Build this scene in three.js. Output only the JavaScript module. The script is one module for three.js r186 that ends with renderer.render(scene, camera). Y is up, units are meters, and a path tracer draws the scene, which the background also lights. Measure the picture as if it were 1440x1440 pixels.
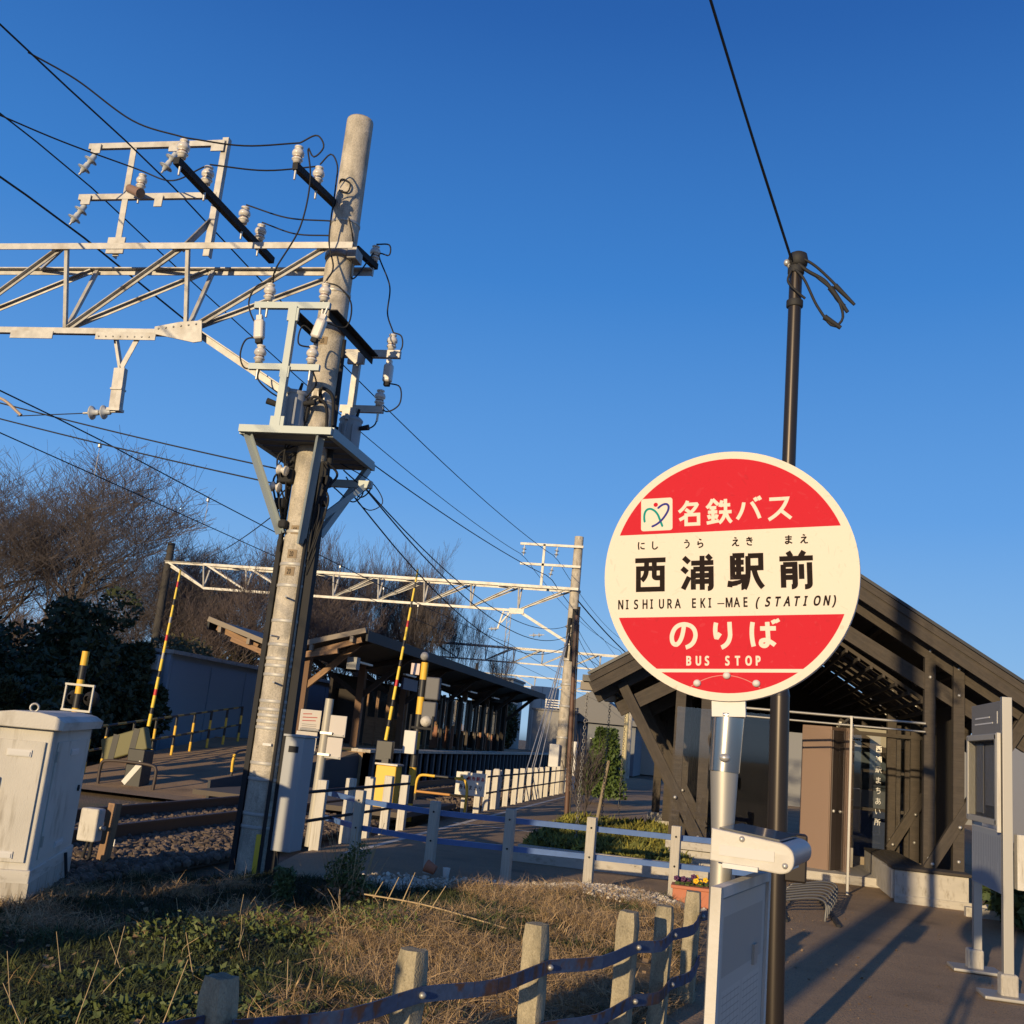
import * as THREE from 'three';
import { mergeGeometries } from 'three/addons/utils/BufferGeometryUtils.js';
import { RoundedBoxGeometry } from 'three/addons/geometries/RoundedBoxGeometry.js';

// ------------------------------------------------------------------ camera, sky, sun, exposure
// World: x to the right of the railway, -z along it, y up, metres.
const R = (d) => d * Math.PI / 180;
const V = (x, y, z) => new THREE.Vector3(x, y, z);
const scene = new THREE.Scene();
const camera = new THREE.PerspectiveCamera(53.0, 1, 0.05, 3000);
camera.position.set(0, 1.6, 0);
camera.rotation.set(R(12.3), R(12.3), R(5.6), 'YXZ');
scene.add(camera);

const SUN_EL = 10.2, SUN_AZ = 16;                 // low winter sun behind the left shoulder
const toSun = V(-Math.sin(R(SUN_AZ)) * Math.cos(R(SUN_EL)), Math.sin(R(SUN_EL)), Math.cos(R(SUN_AZ)) * Math.cos(R(SUN_EL)));
function skyTexture() {
  const w = 512, h = 256, d = new Float32Array(w * h * 4);
  const stops = [[0, .37, .56, .77], [6, .235, .47, .80], [13, .128, .355, .77], [25, .051, .225, .62], [38, .024, .122, .42], [51, .0115, .066, .275], [64, .0057, .036, .185], [77, .003, .02, .125], [90, .002, .012, .09]];
  for (let j = 0; j < h; j++) for (let i = 0; i < w; i++) {
    const el = ((j + .5) / h - .5) * 180, az = ((i + .5) / w - .5) * 2 * Math.PI;
    const dx = Math.cos(R(el)) * Math.cos(az), dz = Math.cos(R(el)) * Math.sin(az), dy = Math.sin(R(el));
    let a = stops[0], b = stops[0], t = 0;
    const e = Math.max(el, 0);
    for (let k = 0; k < stops.length - 1; k++) if (e >= stops[k][0]) { a = stops[k]; b = stops[k + 1]; t = (e - a[0]) / (b[0] - a[0]); }
    const c = Math.max(0, dx * toSun.x + dy * toSun.y + dz * toSun.z), g = Math.pow(c, 8) * .28 + Math.pow(c, 40) * .5;
    const k = (j * w + i) * 4, fall = el < 0 ? Math.max(0.1, 1 + el / 14) : 1;
    d[k] = (a[1] + (b[1] - a[1]) * t + g * .8) * fall; d[k + 1] = (a[2] + (b[2] - a[2]) * t + g * .62) * fall; d[k + 2] = (a[3] + (b[3] - a[3]) * t + g * .4) * fall; d[k + 3] = 1;
  }
  const tx = new THREE.DataTexture(d, w, h, THREE.RGBAFormat, THREE.FloatType);
  tx.mapping = THREE.EquirectangularReflectionMapping; tx.magFilter = THREE.LinearFilter; tx.needsUpdate = true;
  return tx;
}
const skyTex = skyTexture();
scene.background = skyTex; scene.environment = skyTex;
const sun = new THREE.DirectionalLight(new THREE.Color().setRGB(1, .77, .45), 5.0);
sun.position.copy(toSun.clone().multiplyScalar(60).add(V(0, 0, -15)));
sun.target.position.set(0, 0, -15); sun.castShadow = true; sun.shadow.mapSize.set(4096, 4096); sun.shadow.bias = -.0005;
Object.assign(sun.shadow.camera, { left: -45, right: 45, top: 40, bottom: -40, near: 1, far: 160 });
scene.add(sun, sun.target);
const renderer = new THREE.WebGLRenderer({ antialias: true });
renderer.toneMapping = THREE.LinearToneMapping; renderer.toneMappingExposure = 1.0;
renderer.shadowMap.enabled = true;

// ------------------------------------------------------------------ helpers
function rng(seed) { let a = seed >>> 0; return () => { a = (a + 0x6D2B79F5) | 0; let t = Math.imul(a ^ (a >>> 15), 1 | a); t = (t + Math.imul(t ^ (t >>> 7), 61 | t)) ^ t; return ((t ^ (t >>> 14)) >>> 0) / 4294967296; }; }
const rnd = rng(7);
const hash = (x, y, s) => { let h = Math.imul(x, 374761393) + Math.imul(y, 668265263) + Math.imul(s, 974634777) | 0; h = Math.imul(h ^ (h >>> 13), 1274126177); return ((h ^ (h >>> 16)) >>> 0) / 4294967296; };
function tn(u, v, p, s) {                        // tiling value noise, period p
  const x = u * p, y = v * p, x0 = Math.floor(x), y0 = Math.floor(y); let fx = x - x0, fy = y - y0;
  fx = fx * fx * (3 - 2 * fx); fy = fy * fy * (3 - 2 * fy);
  const m = (n) => ((n % p) + p) % p, a = hash(m(x0), m(y0), s), b = hash(m(x0 + 1), m(y0), s), c = hash(m(x0), m(y0 + 1), s), d = hash(m(x0 + 1), m(y0 + 1), s);
  return a + (b - a) * fx + (c - a) * fy + (a - b - c + d) * fx * fy;
}
function fbm(u, v, p, o, s) { let r = 0, a = .5, n = 0; for (let i = 0; i < o; i++) { r += a * tn(u, v, p, s + i); n += a; a *= .55; p *= 2; } return r / n; }
function tex(n, f, srgb = true) {
  const d = new Uint8Array(n * n * 4), g = (c) => 255 * Math.min(1, Math.max(0, srgb ? (c <= .0031308 ? 12.92 * c : 1.055 * Math.pow(c, 1 / 2.4) - .055) : c));
  for (let j = 0; j < n; j++) for (let i = 0; i < n; i++) { const c = f((i + .5) / n, (j + .5) / n), k = (j * n + i) * 4; d[k] = g(c[0]); d[k + 1] = g(c[1]); d[k + 2] = g(c[2]); d[k + 3] = 255; }
  const t = new THREE.DataTexture(d, n, n, THREE.RGBAFormat); t.wrapS = t.wrapT = THREE.RepeatWrapping; t.magFilter = THREE.LinearFilter; t.minFilter = THREE.LinearMipmapLinearFilter; t.generateMipmaps = true;
  if (srgb) t.colorSpace = THREE.SRGBColorSpace; t.needsUpdate = true; return t;
}
const rep = (t, x, y) => { t.repeat.set(x, y ?? x); return t; };
const mix = (a, b, t) => a.map((v, i) => v + (b[i] - v) * t);
const clamp = (x, a = 0, b = 1) => Math.min(b, Math.max(a, x));
const mat = (r, g, b, rough = .8, o = {}) => new THREE.MeshStandardMaterial({ color: new THREE.Color().setRGB(r, g, b), roughness: rough, ...o });
const matT = (map, rough = .85, o = {}) => new THREE.MeshStandardMaterial({ map, roughness: rough, ...o });

// every geometry leaves the helpers without an index and with uv in metres
function fin(g) { if (g.index) g = g.toNonIndexed(); for (const k of Object.keys(g.attributes)) if (!['position', 'normal', 'uv'].includes(k)) g.deleteAttribute(k); return g; }
function box(w, h, d, x = 0, y = 0, z = 0, ry = 0) {
  const g = new THREE.BoxGeometry(w, h, d), uv = g.attributes.uv, s = [[d, h], [d, h], [w, d], [w, d], [w, h], [w, h]];
  for (let i = 0; i < 24; i++) { const q = s[i >> 2]; uv.setXY(i, uv.getX(i) * q[0] + x, uv.getY(i) * q[1] + y); }
  if (ry) g.rotateY(ry); g.translate(x, y, z); return fin(g);
}
function rbox(w, h, d, r, x = 0, y = 0, z = 0) { const g = new RoundedBoxGeometry(w, h, d, 2, r); g.translate(x, y, z); return fin(g); }
function orient(g, a, b, up = V(0, 1, 0)) {      // geometry with its length along +z from 0 to a..b
  const f = b.clone().sub(a).normalize(); let u = up.clone(); if (Math.abs(f.dot(u)) > .98) u = V(0, 0, 1);
  const s = u.clone().cross(f).normalize(), t = f.clone().cross(s);
  g.applyMatrix4(new THREE.Matrix4().makeBasis(s, t, f)); g.translate((a.x + b.x) / 2, (a.y + b.y) / 2, (a.z + b.z) / 2); return g;
}
function beam(a, b, w, h, up) {
  const L = a.distanceTo(b), g = new THREE.BoxGeometry(w, h, L), uv = g.attributes.uv, o = (a.x * 3.1 + a.y * 1.7 + a.z) % 5;
  for (let i = 0; i < 24; i++) { const k = i >> 2, X = uv.getX(i), Y = uv.getY(i); if (k < 2) uv.setXY(i, X * L + o, Y * h); else if (k < 4) uv.setXY(i, Y * L + o, X * w); else uv.setXY(i, X * w, Y * h); }
  return fin(orient(g, a, b, up));
}
function lbar(a, b, s, t, sx = 1, sy = 1, up) {   // angle iron: two thin leaves
  const f = b.clone().sub(a).normalize(); let u = (up || V(0, 1, 0)).clone(); if (Math.abs(f.dot(u)) > .98) u = V(0, 0, 1);
  const sd = u.clone().cross(f).normalize(), tt = f.clone().cross(sd);
  const o1 = tt.clone().multiplyScalar(sy * (s / 2 - t / 2)), o2 = sd.clone().multiplyScalar(sx * (s / 2 - t / 2));
  return mergeGeometries([beam(a.clone().add(o1), b.clone().add(o1), s, t, up), beam(a.clone().add(o2).sub(tt.clone().multiplyScalar(sy * t / 2)), b.clone().add(o2).sub(tt.clone().multiplyScalar(sy * t / 2)), t, s - t, up)]);
}
function cyl(a, b, r1, r2 = r1, n = 12) {         // r1 at a, r2 at b
  const L = a.distanceTo(b), g = new THREE.CylinderGeometry(r2, r1, L, n, 1), uv = g.attributes.uv;
  for (let i = 0; i < uv.count; i++) uv.setXY(i, uv.getX(i) * 6.28 * r1, uv.getY(i) * L);
  g.rotateX(Math.PI / 2); return fin(orient(g, a, b));
}
function jitter(g, amp) { const p = g.attributes.position; for (let i = 0; i < p.count; i++) { const a = Math.round(p.getX(i) * 900), b = Math.round(p.getY(i) * 900), c = Math.round(p.getZ(i) * 900); p.setXYZ(i, p.getX(i) + (hash(a, b + c * 7, 1) - .5) * amp, p.getY(i) + (hash(a, b + c * 7, 2) - .5) * amp, p.getZ(i) + (hash(a, b + c * 7, 3) - .5) * amp); } return g; }
function tube(pts, r, seg = 40, n = 6) { return fin(new THREE.TubeGeometry(new THREE.CatmullRomCurve3(pts), seg, r, n)); }
function lathe(prof, n = 16) { return fin(new THREE.LatheGeometry(prof.map(([r, y]) => new THREE.Vector2(r, y)), n)); }
const at = (g, x, y, z) => { g.translate(x, y, z); return g; };
const sph = (r, x, y, z, sy = 1, n = 10) => { const g = new THREE.SphereGeometry(r, n, Math.ceil(n * .7)); g.scale(1, sy, 1); g.translate(x, y, z); return fin(g); };
function quadPoly(pts, y) {                      // flat polygon on the ground, uv in metres
  const s = new THREE.Shape(pts.map(([x, z]) => new THREE.Vector2(x, -z))), g = new THREE.ShapeGeometry(s); g.rotateX(-Math.PI / 2); g.translate(0, y, 0); return fin(g);
}
const used = {};
function numbered(n) { used[n] = (used[n] ?? -1) + 1; return used[n] ? n + '_' + String(used[n]).padStart(3, '0') : n; }
function mesh(geos, m) { const g = Array.isArray(geos) ? (geos.length > 1 ? mergeGeometries(geos) : geos[0]) : geos; const o = new THREE.Mesh(g, m); o.castShadow = o.receiveShadow = true; return o; }
function struct(name, geos, m) { const o = mesh(geos, m); o.name = numbered(name); o.userData.kind = 'structure'; scene.add(o); return o; }
function tag(o, label, category, group) { o.userData.label = label; o.userData.category = category; if (group) o.userData.group = group; return o; }
function thing(name, label, category, p = [0, 0, 0], turn = 0, group) { const o = new THREE.Group(); o.name = numbered(name); o.position.set(...p); o.rotation.y = turn; scene.add(o); return tag(o, label, category, group); }
function one(name, geos, m, label, category, group) { const o = mesh(geos, m); o.name = numbered(name); scene.add(o); return tag(o, label, category, group); }
function part(name, geos, m, parent, label) {     // geometry in the thing's own coordinates
  const o = mesh(geos, m); const c = parent.userData.parts ?? (parent.userData.parts = {}); c[name] = (c[name] ?? -1) + 1;
  o.name = c[name] ? name + '_' + String(c[name]).padStart(3, '0') : name; if (label) o.userData.label = label; parent.add(o); return o;
}
function wpart(name, geos, m, parent, label) {    // geometry given in world coordinates, for a thing that is not turned
  const p = V(0, 0, 0); for (let q = parent; q && q !== scene; q = q.parent) p.add(q.position);
  const o = part(name, geos, m, parent, label); o.geometry.translate(-p.x, -p.y, -p.z); return o;
}
function stuff(o, name, label, category) { o.name = numbered(name); o.userData.kind = 'stuff'; tag(o, label, category); o.castShadow = o.receiveShadow = true; scene.add(o); return o; }

// ------------------------------------------------------------------ materials
const T = {};
T.concrete = tex(512, (u, v) => { const n = fbm(u, v, 6, 5, 1), s = fbm(u, v * .5 + .1, 14, 4, 11), f = tn(u, v, 160, 5), d = tn(u, v, 90, 7); const k = .5 + .62 * n + .3 * (f - .5); const c = mix([.56 * k, .50 * k, .41 * k], [.33 * k, .30 * k, .25 * k], clamp((s - .5) * 3.2)); return d > .93 ? c.map((q) => q * .72) : c; });
T.bumpFine = tex(512, (u, v) => { const n = fbm(u, v, 64, 4, 31); return [n, n, n]; }, false);
T.asphalt = tex(1024, (u, v) => { const a = fbm(u, v, 4, 5, 41), g = tn(u, v, 256, 44), g2 = tn(u, v, 420, 46); const st = fbm(u, v, 3, 3, 48), k = (.66 + .44 * a) * (st > .6 ? 1 - (st - .6) * 1.6 : 1); let c = [.38 * k, .25 * k, .135 * k]; if (g > .8) c = mix(c, [.42, .32, .23], .6 * (g - .8) * 5); if (g2 < .22) c = mix(c, [.07, .06, .05], .7); return c; });
T.asphaltB = tex(1024, (u, v) => { const n = .6 * tn(u, v, 256, 44) + .4 * tn(u, v, 420, 46); return [n, n, n]; }, false);
T.wood = tex(512, (u, v) => { const g = fbm(u * .12 + .01, v, 40, 4, 61), s = fbm(u, v, 5, 4, 64); const k = .55 + .55 * g + .3 * (s - .5); return mix([.07 * k, .055 * k, .042 * k], [.04 * k, .034 * k, .029 * k], clamp((s - .45) * 2)); });
T.orangeWood = tex(256, (u, v) => { const g = fbm(u * .1, v, 32, 4, 71), k = .6 + .7 * g; return [.27 * k, .16 * k, .088 * k]; });
T.galv = tex(512, (u, v) => { const n = fbm(u, v, 18, 4, 81), s = fbm(u, v, 3, 4, 84), k = .8 + .35 * (n - .5); return mix([.52 * k, .50 * k, .47 * k], [.36 * k, .31 * k, .25 * k], clamp((s - .55) * 3)); });
T.white = tex(512, (u, v) => { const n = fbm(u, v, 4, 5, 91), s = fbm(u * 3, v * .4, 8, 4, 94), k = .9 + .2 * (n - .5); return mix([.62 * k, .60 * k, .56 * k], [.40 * k, .37 * k, .32 * k], clamp((s - .56) * 3.2)); });
T.dirt = tex(512, (u, v) => { const n = fbm(u, v, 6, 6, 101), g = tn(u, v, 128, 105), k = .6 + .8 * n; return mix([.16 * k, .115 * k, .075 * k], [.08 * k, .085 * k, .04 * k], clamp((fbm(u, v, 3, 4, 107) - .5) * 4)).map((c) => c * (.8 + .4 * g)); });
{ // matted straw: thousands of crossing fibres, drawn so that the sheet tiles
  const n = 1024, cv = document.createElement('canvas'); cv.width = cv.height = n; const c = cv.getContext('2d'), r = rng(17); c.fillStyle = '#8a6f46'; c.fillRect(0, 0, n, n); c.lineCap = 'round';
  const cb = document.createElement('canvas'); cb.width = cb.height = n; const b = cb.getContext('2d'); b.fillStyle = '#222'; b.fillRect(0, 0, n, n);
  for (let k = 0; k < 9000; k++) { const x = r() * n, y = r() * n, a = r() * 6.283, L = 14 + 46 * r(), q = r(), h = k / 9000, w = 1 + 1.6 * r(); for (const ox of [-n, 0, n]) for (const oy of [-n, 0, n]) { const X = x + ox, Y = y + oy; if (X < -70 || Y < -70 || X > n + 70 || Y > n + 70) continue; for (const [t, st] of [[c, `rgb(${Math.round(95 + 105 * q)},${Math.round(72 + 84 * q)},${Math.round(42 + 54 * q)})`], [b, `rgb(${Math.round(40 + 200 * h)},0,0)`.replace(/rgb\((\d+),0,0\)/, 'rgb($1,$1,$1)')]]) { t.strokeStyle = st; t.lineWidth = w; t.beginPath(); t.moveTo(X, Y); t.quadraticCurveTo(X + Math.cos(a) * L * .5 + 5 * q, Y + Math.sin(a) * L * .5 - 5 * q, X + Math.cos(a) * L, Y + Math.sin(a) * L); t.stroke(); } } }
  T.lawn = new THREE.CanvasTexture(cv); T.lawn.colorSpace = THREE.SRGBColorSpace; T.lawnB = new THREE.CanvasTexture(cb); for (const t of [T.lawn, T.lawnB]) { t.wrapS = t.wrapT = THREE.RepeatWrapping; t.anisotropy = 8; }
}
T.rust = tex(512, (u, v) => { const n = fbm(u, v, 8, 5, 121), k = .7 + .6 * fbm(u, v, 30, 3, 125); return mix([.045 * k, .075 * k, .15 * k], [.085 * k, .045 * k, .032 * k], clamp((n - .42) * 6)); });
T.blue = tex(256, (u, v) => { const n = fbm(u, v, 8, 5, 131), k = .8 + .4 * n; return [.075 * k, .145 * k, .34 * k]; });
T.bark = tex(256, (u, v) => { const n = fbm(u, v * .3, 20, 4, 141), k = .4 + 1.1 * n; return [.105 * k, .082 * k, .068 * k]; });
const M = {
  pole: matT(rep(T.concrete.clone(), .8), .92, { bumpMap: rep(T.bumpFine.clone(), 2), bumpScale: .004 }),
  concrete: matT(rep(T.concrete.clone(), 1.3), .92, { bumpMap: rep(T.bumpFine.clone(), 3), bumpScale: .004 }),
  paleStone: matT(rep(T.white.clone(), 1.1), .85, { color: new THREE.Color().setRGB(.82, .78, .72), bumpMap: rep(T.bumpFine.clone(), 4), bumpScale: .002 }),
  asphalt: matT(rep(T.asphalt, .42), .93, { bumpMap: rep(T.asphaltB, .42), bumpScale: .006 }),
  wood: matT(rep(T.wood, 1.4), .82, { bumpMap: rep(T.bumpFine.clone(), 1, 5), bumpScale: .002 }),
  orangeWood: matT(rep(T.orangeWood, 1.2), .8),
  galv: matT(rep(T.galv, 1.1), .5, { metalness: .15 }),
  white: matT(rep(T.white.clone(), .9), .7), cream: matT(rep(T.white.clone(), .35, .9), .72, { color: new THREE.Color().setRGB(1, .97, .92), bumpMap: rep(T.bumpFine.clone(), 1.5), bumpScale: .0015 }),
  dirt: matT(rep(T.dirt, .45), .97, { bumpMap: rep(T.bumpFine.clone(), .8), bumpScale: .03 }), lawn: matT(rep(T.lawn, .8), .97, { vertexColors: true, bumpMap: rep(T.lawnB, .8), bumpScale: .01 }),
  rust: matT(rep(T.rust, 1.6), .6, { metalness: .2 }), blue: matT(rep(T.blue, 1.5), .45), bark: matT(rep(T.bark, 1.1), .95),
  wire: mat(.012, .012, .014, .75), black: mat(.015, .015, .017, .7), dark: mat(.018, .018, .02, .85), bronze: mat(.04, .032, .027, .34, { metalness: .55 }),
  steel: mat(.56, .54, .5, .24, { metalness: 1 }), steelMat: mat(.40, .38, .345, .5, { metalness: .6 }), bolt: mat(.5, .48, .45, .4, { metalness: .5 }),
  greenGalv: mat(.33, .37, .37, .55, { metalness: .2 }), boxGrey: mat(.34, .35, .36, .6),
  porcelain: new THREE.MeshPhysicalMaterial({ color: new THREE.Color().setRGB(.62, .58, .53), roughness: .25, clearcoat: .6 }), porcelainBrown: mat(.24, .15, .10, .4), porcelainGrey: mat(.50, .52, .54, .35),
  yellow: mat(.75, .45, .045, .55), yellowPaint: mat(.80, .55, .05, .5), blackPaint: mat(.02, .02, .022, .5), red: mat(.55, .03, .03, .5),
  roofBlack: mat(.022, .024, .03, .45, { metalness: .2 }), roofGrey: mat(.12, .12, .13, .6), glass: new THREE.MeshPhysicalMaterial({ color: 0xffffff, roughness: .02, transmission: 1, thickness: 0, ior: 1.5 }),
  brown: mat(.205, .135, .10, .55), white2: mat(.62, .60, .57, .6), paper: mat(.6, .59, .56, .8), greyPanel: mat(.34, .33, .32, .5, { metalness: .2 }),
  leafDark: mat(.035, .055, .018, .7), leaf: mat(.07, .115, .025, .7), leafYellow: mat(.16, .17, .05, .75), twig: mat(.098, .081, .078, .95), twigRed: mat(.11, .082, .072, .95), straw: mat(.42, .31, .17, .95), terracotta: mat(.45, .16, .085, .8),
  wallBlue: mat(.25, .315, .40, .7), plasterWhite: mat(.55, .53, .49, .85), plasterPeach: mat(.55, .42, .33, .85), stone: mat(.30, .25, .20, .95),
};

// ------------------------------------------------------------------ ground, road, track
struct('ground', box(1600, .2, 1600, 0, -.17, 0), M.dirt);
struct('road', quadPoly([[-4.86, -60], [16, -60], [16, 12], [-1.2, 12], [-1.2, -2.2], [-4.3, -9.2], [-4.86, -12.2]], 0), M.asphalt);
struct('path', quadPoly([[-13.5, -16.5], [-8.3, -16.5], [-8.3, -20], [-13.5, -20]], .03), M.asphalt);
struct('road_line', [quadPoly([[-4.6, -18.68], [-2.62, -18.6], [-2.62, -18.72], [-4.6, -18.8]], .004), quadPoly([[-4.5, -12.75], [-4.4, -12.75], [-4.4, -33], [-4.5, -33]], .004)], mat(.62, .56, .46, .8));

const greenShadeAt = (x, z) => clamp((fbm(x / 12 + 3, z / 12 + 3, 14, 4, 221) - .5) * 5 + clamp((-2.2 - x) * 1.3, -.3, 1.0));  // green cover mask; its left slope also carries painted shade
// lawn: a rough sheet over the soil beside the road
const LAWN = [[-4.7, -9.6], [-3.9, -10.15], [-3.2, -10.35], [-2.5, -11.3], [-1.4, -12.35], [-.3, -12.4], [-.02, -11.6], [-.02, -7.6], [-.18, -6.9], [-.55, -6.0], [-1.0, -5.0], [-1.45, -4.0], [-1.9, -3.0], [-2.6, -1.4], [-9, -1.2], [-9, -6], [-6.2, -9.0]];
const inside = (x, z, P) => { let c = false; for (let i = 0, j = P.length - 1; i < P.length; j = i++) { const [xi, zi] = P[i], [xj, zj] = P[j]; if ((zi > z) !== (zj > z) && x < (xj - xi) * (z - zi) / (zj - zi) + xi) c = !c; } return c; };
const edge = (x, z, P) => { let m = 9; for (let i = 0, j = P.length - 1; i < P.length; j = i++) { const [ax, az] = P[j], [bx, bz] = P[i], l = (bx - ax) ** 2 + (bz - az) ** 2, t = clamp(((x - ax) * (bx - ax) + (z - az) * (bz - az)) / l); m = Math.min(m, Math.hypot(x - ax - t * (bx - ax), z - az - t * (bz - az))); } return m; };
const lawnY = (x, z) => { const e = edge(x, z, LAWN); return -.03 + Math.min(1, e / .35) * (.07 + .16 * (fbm(x / 12 + 5, z / 12 + 5, 9, 3, 201) - .35)) + .05 * Math.exp(-((x + 2.2) ** 2 + (z + 7.6) ** 2) / 2.5); };
{
  const s = .11, pos = [], uv = [], col = [];
  const cell = (x, z) => inside(x, z, LAWN) ? lawnY(x, z) : -.05;
  for (let x = -9; x < .1; x += s) for (let z = -12.6; z < -1; z += s) {
    if (!inside(x, z, LAWN) && !inside(x + s, z + s, LAWN) && !inside(x + s, z, LAWN) && !inside(x, z + s, LAWN)) continue;
    const q = [[x, z], [x, z + s], [x + s, z + s], [x, z], [x + s, z + s], [x + s, z]];
    for (const [a, b] of q) { pos.push(a, cell(a, b), b); uv.push(a, b); const q = clamp(greenShadeAt(a, b) + (a < -2.9 && b < -6.2 ? .45 : 0)), m = clamp(.1 + 1.5 * fbm(a / 12, b / 12, 26, 3, 229), .3, 1.15); col.push((1 - .84 * q) * m, (1 - .82 * q) * m, (1 - .85 * q) * m); }  // extra darkening on the left paints shade over the dark soil tint
  }
  const g = new THREE.BufferGeometry(); g.setAttribute('position', new THREE.Float32BufferAttribute(pos, 3)); g.setAttribute('uv', new THREE.Float32BufferAttribute(uv, 2)); g.setAttribute('color', new THREE.Float32BufferAttribute(col, 3)); g.computeVertexNormals();
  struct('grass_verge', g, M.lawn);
}
// grass: tufts of bent blades
function tuftGeo(seed, n, h, lean, w) {
  const r = rng(seed), pos = [], nor = [];
  for (let i = 0; i < n; i++) {
    const a = r() * 6.283, b = r() * 6.283, x = Math.cos(b) * r() * .07, z = Math.sin(b) * r() * .07, L = h * (.45 + .8 * r()), k = lean * (.3 + r()), dx = Math.cos(a), dz = Math.sin(a), px = -dz * w, pz = dx * w;
    const p = [0, .5, 1].map((t) => V(x + dx * k * L * t * t, L * t * (1 - .35 * k * t), z + dz * k * L * t * t));
    const q = (i, s) => V(p[i].x + px * s * (1 - i * .42), p[i].y, p[i].z + pz * s * (1 - i * .42));
    for (const t of [[q(0, -1), q(0, 1), q(1, 1)], [q(0, -1), q(1, 1), q(1, -1)], [q(1, -1), q(1, 1), p[2]]]) for (const v of t) { pos.push(v.x, v.y, v.z); nor.push(0, 1, 0); }
  }
  const g = new THREE.BufferGeometry(); g.setAttribute('position', new THREE.Float32BufferAttribute(pos, 3)); g.setAttribute('normal', new THREE.Float32BufferAttribute(nor, 3)); g.setAttribute('uv', new THREE.Float32BufferAttribute(new Float32Array(pos.length / 3 * 2), 2)); g.computeVertexNormals(); return g;
}
function scatter(name, label, category, geo, m, n, place, color) {
  const im = new THREE.InstancedMesh(geo, m, n), o = new THREE.Object3D(), c = new THREE.Color(); let k = 0, tries = 0;
  while (k < n && tries++ < n * 30) { const p = place(o); if (!p) continue; o.updateMatrix(); im.setMatrixAt(k, o.matrix); if (color) { color(c, o.position); im.setColorAt(k, c); } k++; }
  im.count = k; return stuff(im, name, label, category);
}
const whiteTwo = mat(1, 1, 1, .95, { side: THREE.DoubleSide });
{
  const r = rng(301);
  scatter('dry_grass', 'tangled dry straw coloured grass behind the concrete post fence', 'dry grass', tuftGeo(5, 13, .10, 2.3, .0025), whiteTwo, 11000, (o) => {
    const x = -5.6 + 5.6 * r(), z = -12.3 + 9.8 * r(); if (!inside(x, z, LAWN)) return false; const e = edge(x, z, LAWN); if (e < .1 || (r() < greenShadeAt(x, z))) return false; if (z < -11.2 && r() < .75) return false;
    if (fbm(x / 12, z / 12, 22, 3, 225) < .40) return false;
    o.position.set(x, lawnY(x, z) - .01, z); o.rotation.set((r() - .5) * 1.1, r() * 6.3, (r() - .5) * 1.1); const s = .55 + .8 * r(); o.scale.set(s, s * (.6 + .7 * r()), s); return true;
  }, (c) => { const k = .55 + .6 * r(), t = r(); c.setRGB((.52 - .18 * t) * k, (.355 - .13 * t) * k, (.185 - .07 * t) * k); });
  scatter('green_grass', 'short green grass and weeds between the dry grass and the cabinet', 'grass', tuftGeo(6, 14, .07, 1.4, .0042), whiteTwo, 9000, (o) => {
    const x = -7.5 + 7.4 * r(), z = -12 + 9.6 * r(); if (!inside(x, z, LAWN) || r() > greenShadeAt(x, z) * .9 + .04 || edge(x, z, LAWN) < .12) return false;
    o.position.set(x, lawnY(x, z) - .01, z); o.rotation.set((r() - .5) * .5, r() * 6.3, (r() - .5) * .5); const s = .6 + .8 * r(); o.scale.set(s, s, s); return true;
  }, (c, p) => { const k = (.6 + .7 * r()) * (p.z < -6.6 && p.x < -2.8 ? .55 : 1); c.setRGB(.062 * k, .076 * k, .022 * k); });  // tufts in the left corner darkened to paint in its shade
  scatter('straw_stalks', 'tall thin dead stalks standing in the dry grass', 'dead stalks', tuftGeo(8, 1, .3, 1.0, .0018), whiteTwo, 60, (o) => {
    const x = -5 + 4.9 * r(), z = -12 + 8 * r(); if (!inside(x, z, LAWN) || edge(x, z, LAWN) < .15) return false; o.position.set(x, lawnY(x, z), z); o.rotation.set((r() - .5) * .8, r() * 6.3, (r() - .5) * .8); const s = .4 + .8 * r(); o.scale.set(1, s, 1); return true;
  }, (c) => { const k = .7 + .5 * r(); c.setRGB(.55 * k, .42 * k, .25 * k); });
  const st = new THREE.IcosahedronGeometry(.028, 0);
  scatter('gravel', 'pale gravel strip under the blue railed fence', 'gravel', st, whiteTwo, 5200, (o) => {
    const t = r(), x = -4.1 + 4.1 * Math.sqrt(t), zc = x < -3 ? -10.5 - (x + 4.1) * .5 : x < -1.6 ? -11.05 - (x + 3) * .5 : -11.85, z = zc + (r() + r() - 1) * .75; if (x > -.05 || z < -12.4) return false;
    o.position.set(x, Math.max(.004, inside(x, z, LAWN) ? lawnY(x, z) + .012 : .006), z); o.rotation.set(r() * 6, r() * 6, r() * 6); const s = .35 + .95 * r() * r(); o.scale.set(s, s * .75, s); return true;
  }, (c) => { const k = .5 + .7 * r(); c.setRGB(.66 * k, .58 * k, .46 * k); });
  scatter('ballast', 'brown grey railway ballast stones along the track', 'ballast', new THREE.IcosahedronGeometry(.045, 0), whiteTwo, 26000, (o) => {
    const near = r() < .75, z = near ? -6.5 - 14 * r() : -20 - 30 * r(), x = -8.5 + 3.3 * r(); if (z < -16.4 && z > -20.1) return false;
    o.position.set(x, .02 + .05 * Math.min(1, (x + 8.7) * .8, (-5.1 - x) * 1.2) + .03 * r(), z); o.rotation.set(r() * 6, r() * 6, r() * 6); const s = .5 + .8 * r(); o.scale.set(s, s * .8, s); return true;
  }, (c) => { const k = .45 + .8 * r(); c.setRGB(.15 * k, .11 * k, .08 * k); });
}
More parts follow.
